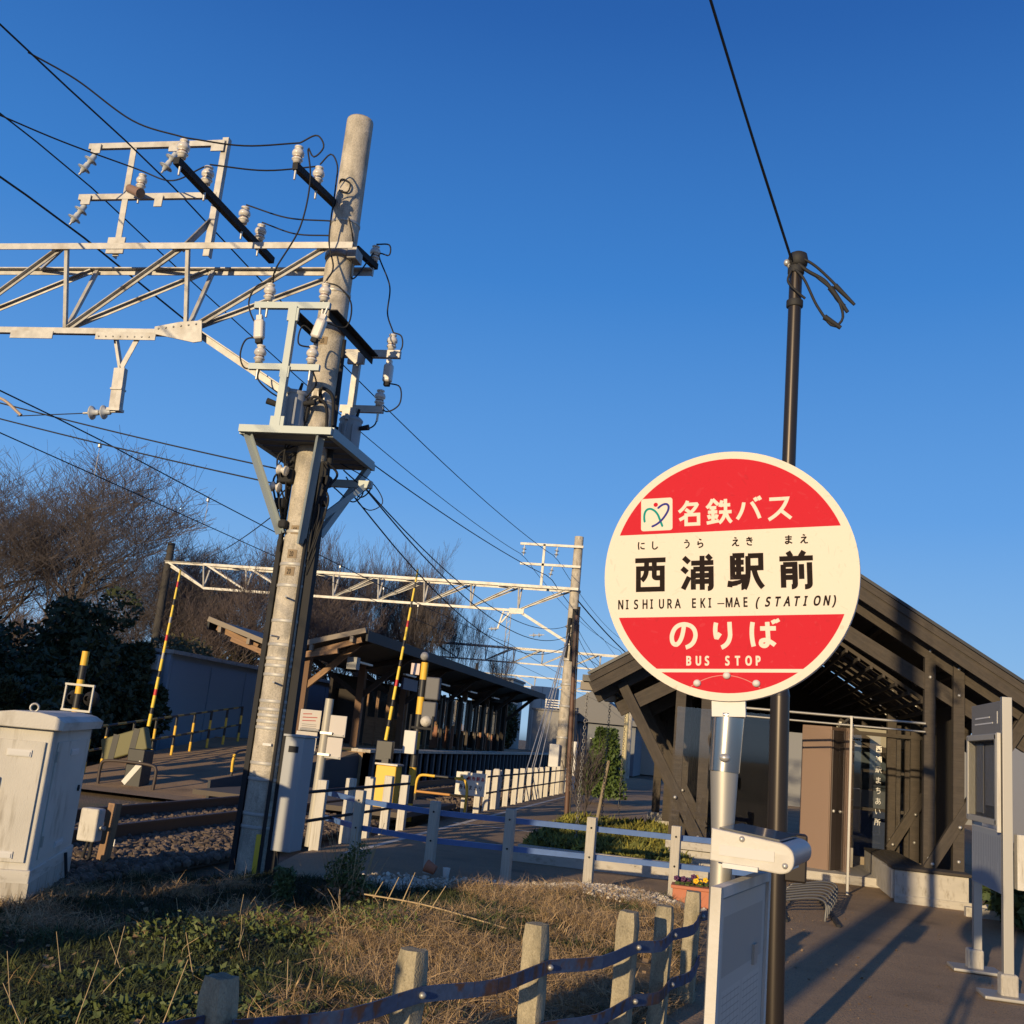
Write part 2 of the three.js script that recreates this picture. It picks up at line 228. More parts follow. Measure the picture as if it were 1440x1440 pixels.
{ // track
  const t = thing('railway_track', 'single narrow railway track with dark rails on ballast beside the platform', 'railway track', [-6.94, 0, 0]);
  part('ballast_bed', [box(3.3, .1, 110, 0, 0, -48)], mat(.11, .085, .065, .95), t);
  for (const x of [-.555, .555]) part('rail', [box(.07, .03, 110, x, .245, -48), box(.02, .12, 110, x, .17, -48), box(.13, .02, 110, x, .105, -48)], mat(.075, .048, .036, .55, { metalness: .4 }), t);
  const sg = box(2.0, .14, .22), sm = mat(.10, .075, .06, .9);
  for (let k = 0; k < 46; k++) { const z = -6.8 - k * .68; if (z < -16.3 && z > -20.2) continue; const s = part('sleeper', sg, sm, t); s.position.set(0, .05, z); }
  part('crossing_deck', [box(.96, .08, 3.5, 0, .205, -18.25), box(1.4, .08, 3.5, 1.35, .2, -18.25), box(1.0, .08, 3.5, -1.15, .2, -18.25)], mat(.10, .082, .066, .9), t);
}

// ------------------------------------------------------------------ platform, ramp, canopy, waiting room
{
  const p = thing('station_platform', 'long low station platform with ribbed dark side wall beyond the track', 'platform', [-10.6, 0, -25]);
  wpart('deck', [box(4.1, .9, 75, -10.65, .43, -62.6)], M.asphalt, p);
  wpart('edge_slab', [box(.5, .07, 75, -8.72, .915, -62.6)], M.concrete, p);
  wpart('tactile_strip', [box(.3, .008, 75, -9.35, .886, -62.6)], mat(.55, .40, .08, .8), p);
  wpart('white_line', [box(.1, .008, 75, -8.85, .954, -62.6)], M.white2, p);
  const rib = box(.12, .84, .16), rm = mat(.07, .075, .085, .7);
  for (let k = 0; k < 46; k++) { const o = part('wall_rib', rib, rm, p); o.position.set(-8.57 + 10.6, .44, -25.6 - k * .72 + 25); }
  wpart('side_wall', [box(.06, .86, 75, -8.63, .43, -62.6)], mat(.03, .03, .035, .8), p);
  // ramp up from the crossing
  const ramp = new THREE.BufferGeometry(), a = [[-12.2, .03, -17.4], [-8.8, .03, -17.4], [-8.8, .86, -25.1], [-12.7, .86, -25.1]], low = a.map(([x, y, z]) => [x, -.1, z]);
  const q = (i, j, k, l) => [i, j, k, i, k, l], P = [...a, ...low], idx = [...q(0, 1, 2, 3), ...q(1, 5, 6, 2), ...q(4, 0, 3, 7), ...q(2, 6, 7, 3)], pos = idx.flatMap((i) => P[i]), uv = idx.flatMap((i) => [P[i][0], P[i][2] + P[i][1]]);
  ramp.setAttribute('position', new THREE.Float32BufferAttribute(pos, 3)); ramp.setAttribute('uv', new THREE.Float32BufferAttribute(uv, 2)); ramp.computeVertexNormals();
  const rp = struct('ramp', ramp, M.asphalt); wpart('ramp_wall', [beam(V(-8.76, -.1, -17.4), V(-8.76, .36, -25.1), .05, 0.9)], mat(.05, .05, .055, .8), p);
}
function stripedPost(h, r, bands, parent, pre = 'band') {
  for (let k = 0; k < bands; k++) { const o = part(k % 2 ? 'black_' + pre : 'yellow_' + pre, cyl(V(0, h * k / bands, 0), V(0, h * (k + 1) / bands, 0), r, r, 10), k % 2 ? M.blackPaint : M.yellow, parent); }
}
{ // handrail on the ramp's far side
  const h = thing('ramp_handrail', 'long yellow and black striped handrail on far side of the ramp', 'handrail', [-11.9, .1, -18.4]);
  const zs = [-18.4, -18.95, -19.9, -20.75, -21.6, -22.4, -23.2, -24.0, -24.8], ry = (z) => Math.max(.03, .03 + (-17.4 - z) * .108) - .1;
  zs.forEach((z) => { const g = new THREE.Group(); g.name = numbered('rail_post'); g.position.set(0, ry(z), z + 18.4); h.add(g); stripedPost(.86, .03, 4, g); });
  for (const [y, i0] of [[.86, 0], [.42, 0]]) for (let i = 0; i < zs.length - 1; i++) for (let k = 0; k < 3; k++) {
    const z0 = zs[i] + (zs[i + 1] - zs[i]) * k / 3, z1 = zs[i] + (zs[i + 1] - zs[i]) * (k + 1) / 3;
    part((i + k) % 2 ? 'black_rail' : 'yellow_rail', cyl(V(0, ry(z0) + y, z0 + 18.4), V(0, ry(z1) + y, z1 + 18.4), .024, .024, 8), (i + k) % 2 ? M.blackPaint : mat(.35, .24, .06, .6), h);
  }
  const s = thing('short_handrail', 'short yellow and black handrail at the near edge of the ramp', 'handrail', [-9.0, .15, -18.7]);
  for (const z of [0, -1.3]) { const g = new THREE.Group(); g.name = numbered('rail_post'); g.position.set(0, z * -.1, z); s.add(g); stripedPost(.62, .026, 3, g); }
  part('top_rail', tube([V(0, .56, .02), V(0, .66, -.08), V(0, .72, -.6), V(0, .8, -1.3), V(0, .86, -2.4)], .024, 20), M.blackPaint, s);
  part('lower_rail', cyl(V(0, .3, 0), V(0, .55, -2.4), .02, .02, 8), M.blackPaint, s);
  part('yellow_cuff', [tube([V(0, .3, .003), V(0, .5, .02), V(0, .62, -.03)], .029, 10)], M.yellow, s);
}
{ // canopy with a butterfly roof
  const c = thing('platform_canopy', 'dark butterfly roofed platform canopy with orange brown timber end beams', 'canopy', [-10.4, .9, -24]);
  const z0 = -23.6, z1 = -50.2, xl = -12.55, xm = -10.55, xr = -8.42, yl = 3.72, ym = 3.14, yr = 3.74;
  const slab = (x0, y0, x1, y1, za, zb, th, dy = 0) => { const m = V((x0 + x1) / 2, (y0 + y1) / 2 + dy, 0), L = Math.hypot(x1 - x0, y1 - y0), g = new THREE.BoxGeometry(L, th, Math.abs(zb - za)); g.rotateZ(Math.atan2(y1 - y0, x1 - x0)); g.translate(m.x, m.y, (za + zb) / 2); return fin(g); };
  wpart('roof', [slab(xl, yl, xm, ym, z0, z1, .07), slab(xm, ym, xr, yr, z0, z1, .07)], M.roofBlack, c);
  wpart('gutter_fascia', [box(.05, .26, 26.6, xr + .02, yr - .1, (z0 + z1) / 2), box(.05, .26, 26.6, xl - .02, yl - .1, (z0 + z1) / 2)], mat(.02, .022, .026, .7), c);
  const gm = mat(.24, .20, .155, .8);
  wpart('gable_board', [slab(xl, yl, xm, ym, z0 + .1, z0, .12, .02), slab(xm, ym, xr, yr, z0 + .1, z0, .12, .02)], gm, c);
  wpart('end_beam', [beam(V(xl + .2, yl - .17, z0 - .1), V(-11.2, ym + .02, z0 - .1), .1, .13), beam(V(-11.9, 3.3, z0 - .04), V(-10.9, 3.0, z0 - .04), .1, .12)], M.orangeWood, c);
  wpart('end_beam', [beam(V(-10.1, 3.02, z0 - .1), V(-8.55, yr - .2, z0 - .1), .1, .13), beam(V(-10.3, 2.98, z0 - .04), V(-9.1, 3.22, z0 - .04), .1, .12)], M.orangeWood, c);
  for (const x of [-12.2, -11.4, -9.75, -8.75]) wpart('bracket', box(.08, .14, .1, x, (x < xm ? yl + (x - xl) * -.29 : ym + (x - xm) * .28) - .12, z0 + .05), gm, c);
  for (let k = 0; k < 7; k++) {
    const z = z0 - .9 - k * 4.2;
    wpart('post', [box(.2, 2.3, .2, -10.2, 2.05, z)], mat(.15, .085, .05, .8), c);
    wpart('brace', [beam(V(-10.2, 2.3, z), V(-8.9, yr - .25, z), .12, .14), beam(V(-10.2, 2.3, z), V(-12.1, yl - .25, z), .12, .14)], k ? mat(.05, .035, .028, .85) : M.orangeWood, c);
    wpart('rafter', [beam(V(xl + .1, yl - .13, z), V(xm, ym - .1, z), .1, .12), beam(V(xm, ym - .1, z), V(xr - .1, yr - .13, z), .1, .12)], mat(.04, .03, .026, .85), c);
  }
  for (let k = 0; k < 6; k++) wpart('lamp_tube', box(.1, .05, 1.1, -9.3, 3.12, z0 - 2.6 - k * 4.2), mat(.75, .75, .72, .4), c);
  wpart('hanging_sign', box(.06, .34, 1.5, -9.3, 2.85, -30.5), mat(.035, .05, .12, .5), c);
  wpart('speaker_box', box(.25, .3, .25, -8.95, 3.0, -24.4), mat(.25, .25, .25, .6), c);
}
{ // waiting room: framed timber panels and glass under the canopy
  const w = thing('platform_waiting_room', 'timber and glass waiting room of red brown panels under the canopy', 'waiting room', [-10.6, .9, -36]);
  const panel = M.orangeWood, dk = mat(.03, .024, .02, .9);
  const pz = (x0, x1, z, y0, y1, m, n, th = .06) => wpart(n, box(x1 - x0, y1 - y0, th, (x0 + x1) / 2, (y0 + y1) / 2, z), m, w);
  pz(-12.4, -11.6, -32.4, .9, 2.6, dk, 'back_wall'); wpart('rear_wall', box(.1, 2.2, 16, -12.4, 2.0, -40), dk, w); wpart('end_wall', box(2.6, 2.2, .08, -11.1, 2.0, -47.8), dk, w);
  const front = [[-10.55, -32.6], [-10.1, -33.0], [-9.9, -34.9], [-9.75, -36.4], [-9.75, -37.6], [-9.75, -39], [-9.75, -40.4], [-9.75, -41.8], [-9.75, -43.2], [-9.75, -44.6], [-9.75, -46.4]];
  front.forEach(([x, z], i) => { wpart('stud', box(.1, 1.95, .1, x, 1.87, z), i < 3 ? M.orangeWood : M.wood, w); });
  for (const [x0, x1, z] of [[-11.3, -10.98, -32.62], [-10.94, -10.62, -32.62], [-10.5, -10.16, -32.95]]) { pz(x0, x1, z, .95, 1.75, panel, 'panel'); pz(x0, x1, z, 1.75, 2.6, M.glass, 'pane', .01); wpart('stile', [box(.05, 1.75, .07, x0, 1.78, z), box(.05, 1.75, .07, x1, 1.78, z), box(x1 - x0, .06, .07, (x0 + x1) / 2, 1.77, z + .004)], M.orangeWood, w); }
  for (const [x0, x1, z, y1] of [[-10.15, -9.85, -36.5, 1.75], [-9.98, -9.6, -37.7, 1.75], [-9.98, -9.7, -43.3, 1.6], [-9.98, -9.7, -45.0, 1.6]]) { pz(x0, x1, z, .95, y1, mat(.30, .13, .075, .7), 'panel'); wpart('panel_cap', box(x1 - x0, .1, .08, (x0 + x1) / 2, y1, z), M.orangeWood, w); }
  for (let k = 0; k < 8; k++) wpart('pane', box(.012, 1.1, 1.25, -9.8, 2.2, -37 - k * 1.25), M.glass, w);
  for (let k = 0; k < 14; k++) wpart('slat', box(.05, 1.2, .07, -9.72, 2.1, -35.2 - k * .78), mat(.16, .135, .105, .85), w);
}

// ------------------------------------------------------------------ overhead line structures
const insProf = [[0, 0], [.045, 0], [.045, .035], [.06, .04], [.066, .055], [.05, .066], [.05, .098], [.068, .106], [.072, .135], [.06, .165], [.04, .175], [.038, .19], [.05, .195], [.052, .212], [.03, .222], [0, .223]];
function insulator(parent, x, y, z, s = 1) { s *= .8;      // post insulator standing on an arm at y, world coordinates
  const g = new THREE.Group(); g.name = numbered('insulator'); parent.add(g); const p = V(0, 0, 0); for (let q = parent; q && q !== scene; q = q.parent) p.add(q.position); g.position.set(x, y, z).sub(p);
  part('porcelain_body', lathe(insProf.map(([r, h]) => [r * s, h * s])), M.porcelain, g);
  part('brown_ring', lathe([[.049 * s, .07 * s], [.053 * s, .072 * s], [.053 * s, .084 * s], [.049 * s, .086 * s]]), M.porcelainBrown, g);
  part('pin', cyl(V(0, -.2 * s, 0), V(0, .01, 0), .012, .016, 6), M.bolt, g);
}
function stringIns(parent, a, b) {                // hanging string of two discs from a to b
  const g = new THREE.Group(); g.name = numbered('hanging_insulator'); parent.add(g); const p = V(0, 0, 0); for (let q = parent; q && q !== scene; q = q.parent) p.add(q.position); g.position.copy(a.clone().sub(p));
  const d = b.clone().sub(a), L = d.length(), u = d.clone().normalize();
  const q = new THREE.Quaternion().setFromUnitVectors(V(0, -1, 0), u);
  for (const t of [.3, .66]) { const l = lathe([[.02, .06], [.032, .05], [.034, .0], [.075, -.02], [.08, -.032], [.035, -.028], [.022, -.075], [0, -.08]], 18); l.applyQuaternion(q); l.translate(u.x * L * t, u.y * L * t, u.z * L * t); part('disc', l, M.porcelainGrey, g); }
  part('link', cyl(V(0, 0, 0), d, .014, .014, 6), M.bolt, g);
}
function jumper(parent, pts, r = .009) { return wpart('jumper_cable', tube(pts.map((p) => V(...p)), r, 8 * pts.length, 5), M.wire, parent); }

const PX = -4.34, PZ = -9.81;
{ // the large concrete pole
  const p = thing('utility_pole', 'tall weathered concrete railway pole carrying the transformer platform', 'utility pole', [PX, 0, PZ]);
  part('shaft', [cyl(V(0, -.2, 0), V(0, 8.23, 0), .182, .15, 28)], M.pole, p);
  part('cap', [lathe([[.15, 8.23], [.146, 8.245], [.1, 8.255], [0, 8.257]], 28)], M.concrete, p);
  for (const [y, c] of [[6.93, 0], [6.1, 0], [5.72, 1], [4.85, 1], [3.42, 1], [3.08, 1], [2.86, 1], [2.5, 1], [2.26, 1], [2.12, 1], [2.05, 1], [1.96, 1], [1.7, 1], [1.62, 1], [1.56, 1], [1.5, 1], [1.44, 1], [1.1, 1], [.95, 1], [.62, 1], [.5, 1]]) { const r = .182 - .032 * y / 8.23; part('steel_band', lathe([[r, y], [r + .008, y + .004], [r + .008, y + .03], [r, y + .034]], 28), c ? M.galv : M.steelMat, p); }
  part('cable_guard', [beam(V(-.185, .1, .07), V(-.18, 3.35, .07), .05, .09, V(0, 0, 1)), cyl(V(-.2, 3.3, .05), V(-.19, 4.3, .05), .03, .03, 8)], M.dark, p);
  part('cable_guard', [beam(V(.2, .0, .06), V(.175, 4.2, .06), .09, .1, V(0, 0, 1)), cyl(V(.2, 4.2, 0), V(.16, 5.6, -.02), .03, .03, 8), cyl(V(.12, .1, .17), V(.12, 4.2, .15), .018, .018, 6)], M.dark, p);
  part('marker_strip', [beam(V(.09, -.05, .166), V(.088, .46, .164), .07, .02, V(0, 0, 1))], M.yellowPaint, p);
  const cb = part('control_box', [rbox(.2, 1.08, .3, .012, .29, .86, -.02)], M.boxGrey, p); part('lid', [box(.23, .02, .33, .29, 1.41, -.02)], M.boxGrey, cb); part('label_plate', [box(.1, .06, .004, .29, 1.28, .133)], M.dark, cb); part('bracket', [box(.1, .05, .06, .2, 1.2, .0), box(.1, .05, .06, .2, .5, .0)], M.galv, cb);
  part('number_plate', [box(.09, .025, .004, .03, 1.3, .182)], M.white2, p);
  for (const [y, n] of [[5.52, 3], [3.45, 4], [3.2, 3], [3.02, 3]]) { const cv = document.createElement('canvas'); cv.width = 64; cv.height = 32; const c = cv.getContext('2d'); c.fillStyle = '#8b7a63'; c.fillRect(0, 0, 64, 32); c.fillStyle = '#1a1611'; c.font = 'bold 26px sans-serif'; c.fillText(['14', '14', '20', '10'][n - 1] || '10', 14, 26); const tx = new THREE.CanvasTexture(cv); tx.colorSpace = THREE.SRGBColorSpace; const r = .184 - .032 * y / 8.23, g = new THREE.CylinderGeometry(r, r, .09, 12, 1, true, -.3, .6); g.translate(0, y, 0); part('stencilled_number', fin(g), matT(tx, .9), p); }
  part('step_bolt', [1.9, 2.35, 2.75].map((y, i) => cyl(V(0, y, .15), V(i % 2 ? -.05 : .05, y, .28), .01, .01, 6)), M.bolt, p);
  // transformer platform
  const pl = part('transformer_platform', [[-.6, .05, .53], [-.6, .05, -.8]].map(([x, , z]) => box(1.0, .075, .05, -.1, 4.4, z)).concat([box(.06, .1, 1.27, -.58, 4.4, -.13), box(.06, .1, 1.27, .38, 4.4, -.13)]), M.greenGalv, p);
  for (let k = 0; k < 6; k++) part('deck_board', box(.9, .03, .17, -.1, 4.37, .42 - k * .22), mat(.10, .105, .11, .7), pl);
  part('brace', [lbar(V(-.52, 4.36, .5), V(-.16, 3.4, .17), .07, .01), lbar(V(.28, 4.36, .5), V(.1, 3.3, .2), .09, .012)], M.greenGalv, p);
  part('brace', [lbar(V(.36, 4.34, -.7), V(.15, 3.45, -.1), .07, .01), lbar(V(-.5, 4.34, -.7), V(-.14, 3.5, -.12), .07, .01)], M.greenGalv, p);
  // the two T frames on the platform and the arms that join them
  const zf = .5, zb = -.8;
  part('front_frame', [beam(V(-.66, 5.76, zf), V(.18, 5.76, zf), .05, .07), beam(V(-.62, 5.08, zf), V(.16, 5.08, zf), .045, .065), beam(V(-.2, 4.42, zf + .02), V(-.2, 5.74, zf + .02), .07, .06, V(0, 0, 1)), box(.12, .14, .03, -.2, 5.65, zf + .03), box(.1, .12, .03, -.2, 5.02, zf + .03), box(.15, .1, .03, -.2, 4.49, zf + .03)], M.greenGalv, p);
  part('rear_frame', [beam(V(-.16, 5.75, zb), V(.54, 5.75, zb), .06, .09), beam(V(-.1, 5.08, zb), V(.42, 5.08, zb), .05, .08), beam(V(.03, 4.42, zb), V(.03, 5.74, zb), .08, .06, V(0, 0, 1)), box(.2, .14, .04, .03, 5.68, zb + .04), box(.16, .12, .04, .03, 5.02, zb + .04)], M.galv, p);
  part('cross_arm', [lbar(V(.215, 5.68, zf), V(.24, 5.68, zb - .02), .09, .012)], M.dark, p); part('cross_arm', [lbar(V(-.22, 5.68, zf - .02), V(-.15, 5.68, zb), .08, .012)], M.dark, p);
  part('upper_arm', [beam(V(-.2, 7.08, 1.0), V(-.12, 7.18, -.05), .06, .075), box(.12, .1, .1, -.1, 7.17, -.02)], M.dark, p);
  part('far_arm', [beam(V(.12, 6.72, -.1), V(.2, 6.72, -.55), .06, .07)], M.dark, p);
  part('truss_clamp', [lathe([[.158, 6.52], [.175, 6.525], [.175, 6.6], [.158, 6.605]], 24), box(.1, .12, .2, .18, 6.55, .05)], M.galv, p);
  const W = (x, y, z) => [x + PX, y, z + PZ];
  for (const q of [[-.2, 7.12, .97], [-.17, 7.17, .5], [.19, 6.76, -.5], [-.52, 5.81, zf], [.1, 5.81, zf], [-.52, 5.12, zf], [.06, 5.12, zf], [.42, 5.8, zb], [.36, 5.12, zb]]) insulator(p, ...W(...q), 1.12);
  for (const [x, y, z, t] of [[-.56, 5.48, zf + .02, .12], [.1, 5.5, zf + .02, -.25], [.42, 5.52, zb, 0]]) {   // cut-outs that hang below the arms
    const g = new THREE.Group(); g.name = numbered('fuse_cutout'); g.position.set(x, y, z); g.rotation.z = t; p.add(g);
    part('housing', [rbox(.11, .22, .09, .03, 0, 0, 0), box(.06, .06, .05, 0, .13, 0)], M.porcelain, g); part('lower_contact', [rbox(.07, .05, .06, .01, 0, -.13, 0)], M.dark, g); part('hanger', [cyl(V(0, .12, 0), V(0, .25, 0), .014, .014, 6)], M.bolt, g);
  }
  // jumper cables
  const J = (a, r) => jumper(p, a.map((q) => W(...q)), r);
  J([[-.2, 7.36, .97], [-.02, 7.44, .97], [.06, 7.32, .95], [-.03, 7.2, .96], [-.1, 7.3, .97], [-.06, 7.0, .9], [-.14, 6.5, .8], [-.45, 6.1, .6], [-.5, 6.02, zf]]);
  J([[-.17, 7.4, .5], [-.06, 7.52, .5], [.02, 7.4, .48], [.0, 7.2, .4], [-.03, 6.6, .3], [.06, 6.3, .3], [.1, 6.05, zf]]);
  J([[-.1, 7.24, -.02], [-.06, 7.42, .16], [.06, 7.36, .17], [.04, 7.26, .17], [-.06, 7.28, .17]]);
  J([[.1, 6.95, .16], [.16, 6.7, .1], [.17, 6.3, .04], [.19, 6.9, -.5]]);
  J([[.19, 6.98, -.5], [.34, 6.98, -.52], [.36, 6.84, -.5], [.24, 6.86, -.5], [.38, 6.5, -.6], [.36, 6.2, -.7], [.42, 6.02, zb]]);
  J([[-.52, 6.04, zf], [-.68, 5.98, zf], [-.74, 5.8, zf], [-.64, 5.58, zf], [-.56, 5.52, zf]]);
  J([[-.56, 5.4, zf], [-.7, 5.38, zf], [-.74, 5.2, zf], [-.66, 5.06, zf], [-.5, 5.1, zf]]);
  J([[.1, 6.02, zf], [.24, 5.98, zf], [.36, 5.84, .4], [.3, 5.62, .3], [.14, 5.58, zf]]);
  J([[.1, 5.4, zf], [-.04, 5.5, zf + .1], [-.06, 5.3, zf + .1], [.06, 5.3, zf]]);
  J([[.42, 6.02, zb], [.52, 5.98, zb], [.55, 5.85, zb], [.5, 5.74, zb]]);
  J([[.44, 5.4, zb], [.58, 5.36, zb], [.6, 5.15, zb], [.46, 5.06, zb], [.36, 5.14, zb]]);
  J([[.36, 5.06, zb], [.34, 4.9, zb], [.24, 4.84, zb], [.2, 4.82, zb + .1]]);
  J([[-.5, 5.06, zf], [-.5, 4.95, zf], [-.4, 4.85, .4], [-.33, 4.82, .3]]);
  J([[.06, 5.1, zf], [.1, 4.96, .4], [.02, 4.9, .3], [-.06, 4.84, .25]]);
  J([[.06, 4.8, .1], [.1, 4.95, .25], [.2, 4.9, .2], [.22, 4.6, .1]], .02); J([[-.05, 4.6, .2], [.02, 4.85, .25], [.14, 4.8, .2], [.16, 4.5, .1]], .018);
  J([[.2, 4.2, .1], [.3, 4.1, .0], [.24, 3.9, .1], [.18, 3.7, .1]], .014); J([[-.18, 4.2, .1], [-.3, 4.0, .1], [-.26, 3.8, .12], [-.19, 3.6, .1]], .014); J([[.2, 4.25, -.4], [.42, 4.05, -.5], [.36, 3.9, -.4], [.2, 4.0, -.2]], .008); J([[.2, 4.2, -.5], [.36, 4.0, -.6], [.46, 4.1, -.6], [.3, 4.2, -.6]], .008);
  for (const [w, x, y, z] of [[.16, -.2, 4.02, .12], [.11, -.22, 3.72, .14], [.12, .2, 4.0, .05], [.1, .22, 3.78, .08], [.09, -.14, 3.5, .16]]) part('cable_clamp', rbox(w, w, .12, .025, x, y, z), M.dark, p);
  { const r = rng(5); for (let k = 0; k < 12; k++) { const s = k % 2 ? 1 : -1, y = 3.45 + .85 * r(), o = .2 + .12 * r(); J([[s * .17, y + .25, .1], [s * o, y + .1, .14 + .1 * r()], [s * (o - .05), y - .2, .16], [s * .16, y - .4 - .2 * r(), .13]], .006 + .008 * r()); } J([[.19, 4.3, -.3], [.5, 4.15, -.55], [.62, 3.95, -.6], [.5, 3.85, -.55], [.36, 3.95, -.5], [.46, 4.08, -.5]], .006); }
  part('lower_arm', [box(.5, .08, .06, .26, 4.12, -.5), lbar(V(.42, 4.1, -.5), V(.1, 3.6, -.1), .06, .01)], M.greenGalv, p);
  for (const [x, y, z] of [[-.27, 3.88, .2], [-.2, 4.05, .25]]) { const g = part('spool_insulator', [lathe([[0, -.05], [.05, -.05], [.055, -.03], [.03, -.01], [.03, .01], [.055, .03], [.05, .05], [0, .05]], 14)], M.porcelain, p); g.rotation.z = 1.4; g.position.set(x, y, z); }
}
function transformer(x, y, z, s, label) {
  const t = thing('pole_transformer', label, 'transformer', [x, y, z]);
  const prof = [[0, 0], [.125 * s, 0], [.13 * s, .02], [.13 * s, .4], [.14 * s, .405], [.14 * s, .43], [.12 * s, .45], [0, .46]];
  part('tank', lathe(prof, 10), M.boxGrey, t); part('cooling_rib', [-.6, 0, .6, 2.6].map((a) => box(.02, .3, .03, Math.sin(a) * .14 * s, .2, Math.cos(a) * .14 * s, a)), M.boxGrey, t);
  part('bushing', cyl(V(.07, .44, .03), V(.1, .54, .05), .02, .014, 8), M.dark, t); part('bushing', cyl(V(-.14 * s, .3, .03), V(-.24 * s, .33, .06), .03, .035, 8), M.dark, t);
  part('bushing', [cyl(V(.13 * s, .32, .03), V(.24 * s, .34, .03), .025, .035, 8)], M.dark, t); part('lug', [box(.03, .06, .08, .0, .42, .13 * s)], M.bolt, t);
}
transformer(PX - .2, 4.45, PZ + .24, 1.1, 'grey pole transformer on the near left corner of the pole platform'); transformer(PX + .14, 4.45, PZ - .58, .95, 'grey pole transformer on the far right corner of the pole platform');

function truss(t, xs, zf, zb, zc, yt, yb, xR, dirs, s = .075) {   // triangular truss: two top chords, one bottom chord, nodes xs (right to left)
  const xl = xs[xs.length - 1];
  wpart('top_chord', lbar(V(xl, yt, zf), V(xR, yt, zf), s * 1.25, .014, -1, 1), M.galv, t); wpart('top_chord', lbar(V(xl, yt, zb), V(xR, yt, zb), s * 1.25, .014, 1, 1), M.galv, t);
  wpart('bottom_chord', [beam(V(xl, yb, zc), V(xs[0], yb, zc), s, s * 1.2)], M.galv, t);
  for (let i = 0; i < xs.length; i++) {
    for (const z of [zf, zb]) {
      wpart('vertical', lbar(V(xs[i], yb, zc), V(xs[i], yt, z), s * .7, .01, 1, 1, V(1, 0, 0)), M.galv, t);
      const d = dirs(i); if (d > 0) wpart('diagonal', lbar(V(xs[i], yb + .02, zc), V(i ? xs[i - 1] - .08 : xR - .3, yt, z), s * .85, .012), M.galv, t);
      else if (d < 0) wpart('diagonal', lbar(V(xs[i], yb + .02, zc), V((xs[i + 1] ?? xs[i] - 1.5) + .08, yt, z), s * .85, .012), M.galv, t);
    }
    if (i < xs.length - 1) wpart('lacing', lbar(V(xs[i], yt + .02, zf), V((xs[i] + xs[i + 1]) / 2, yt + .02, zb), s * .6, .01), M.galv, t);
  }
}
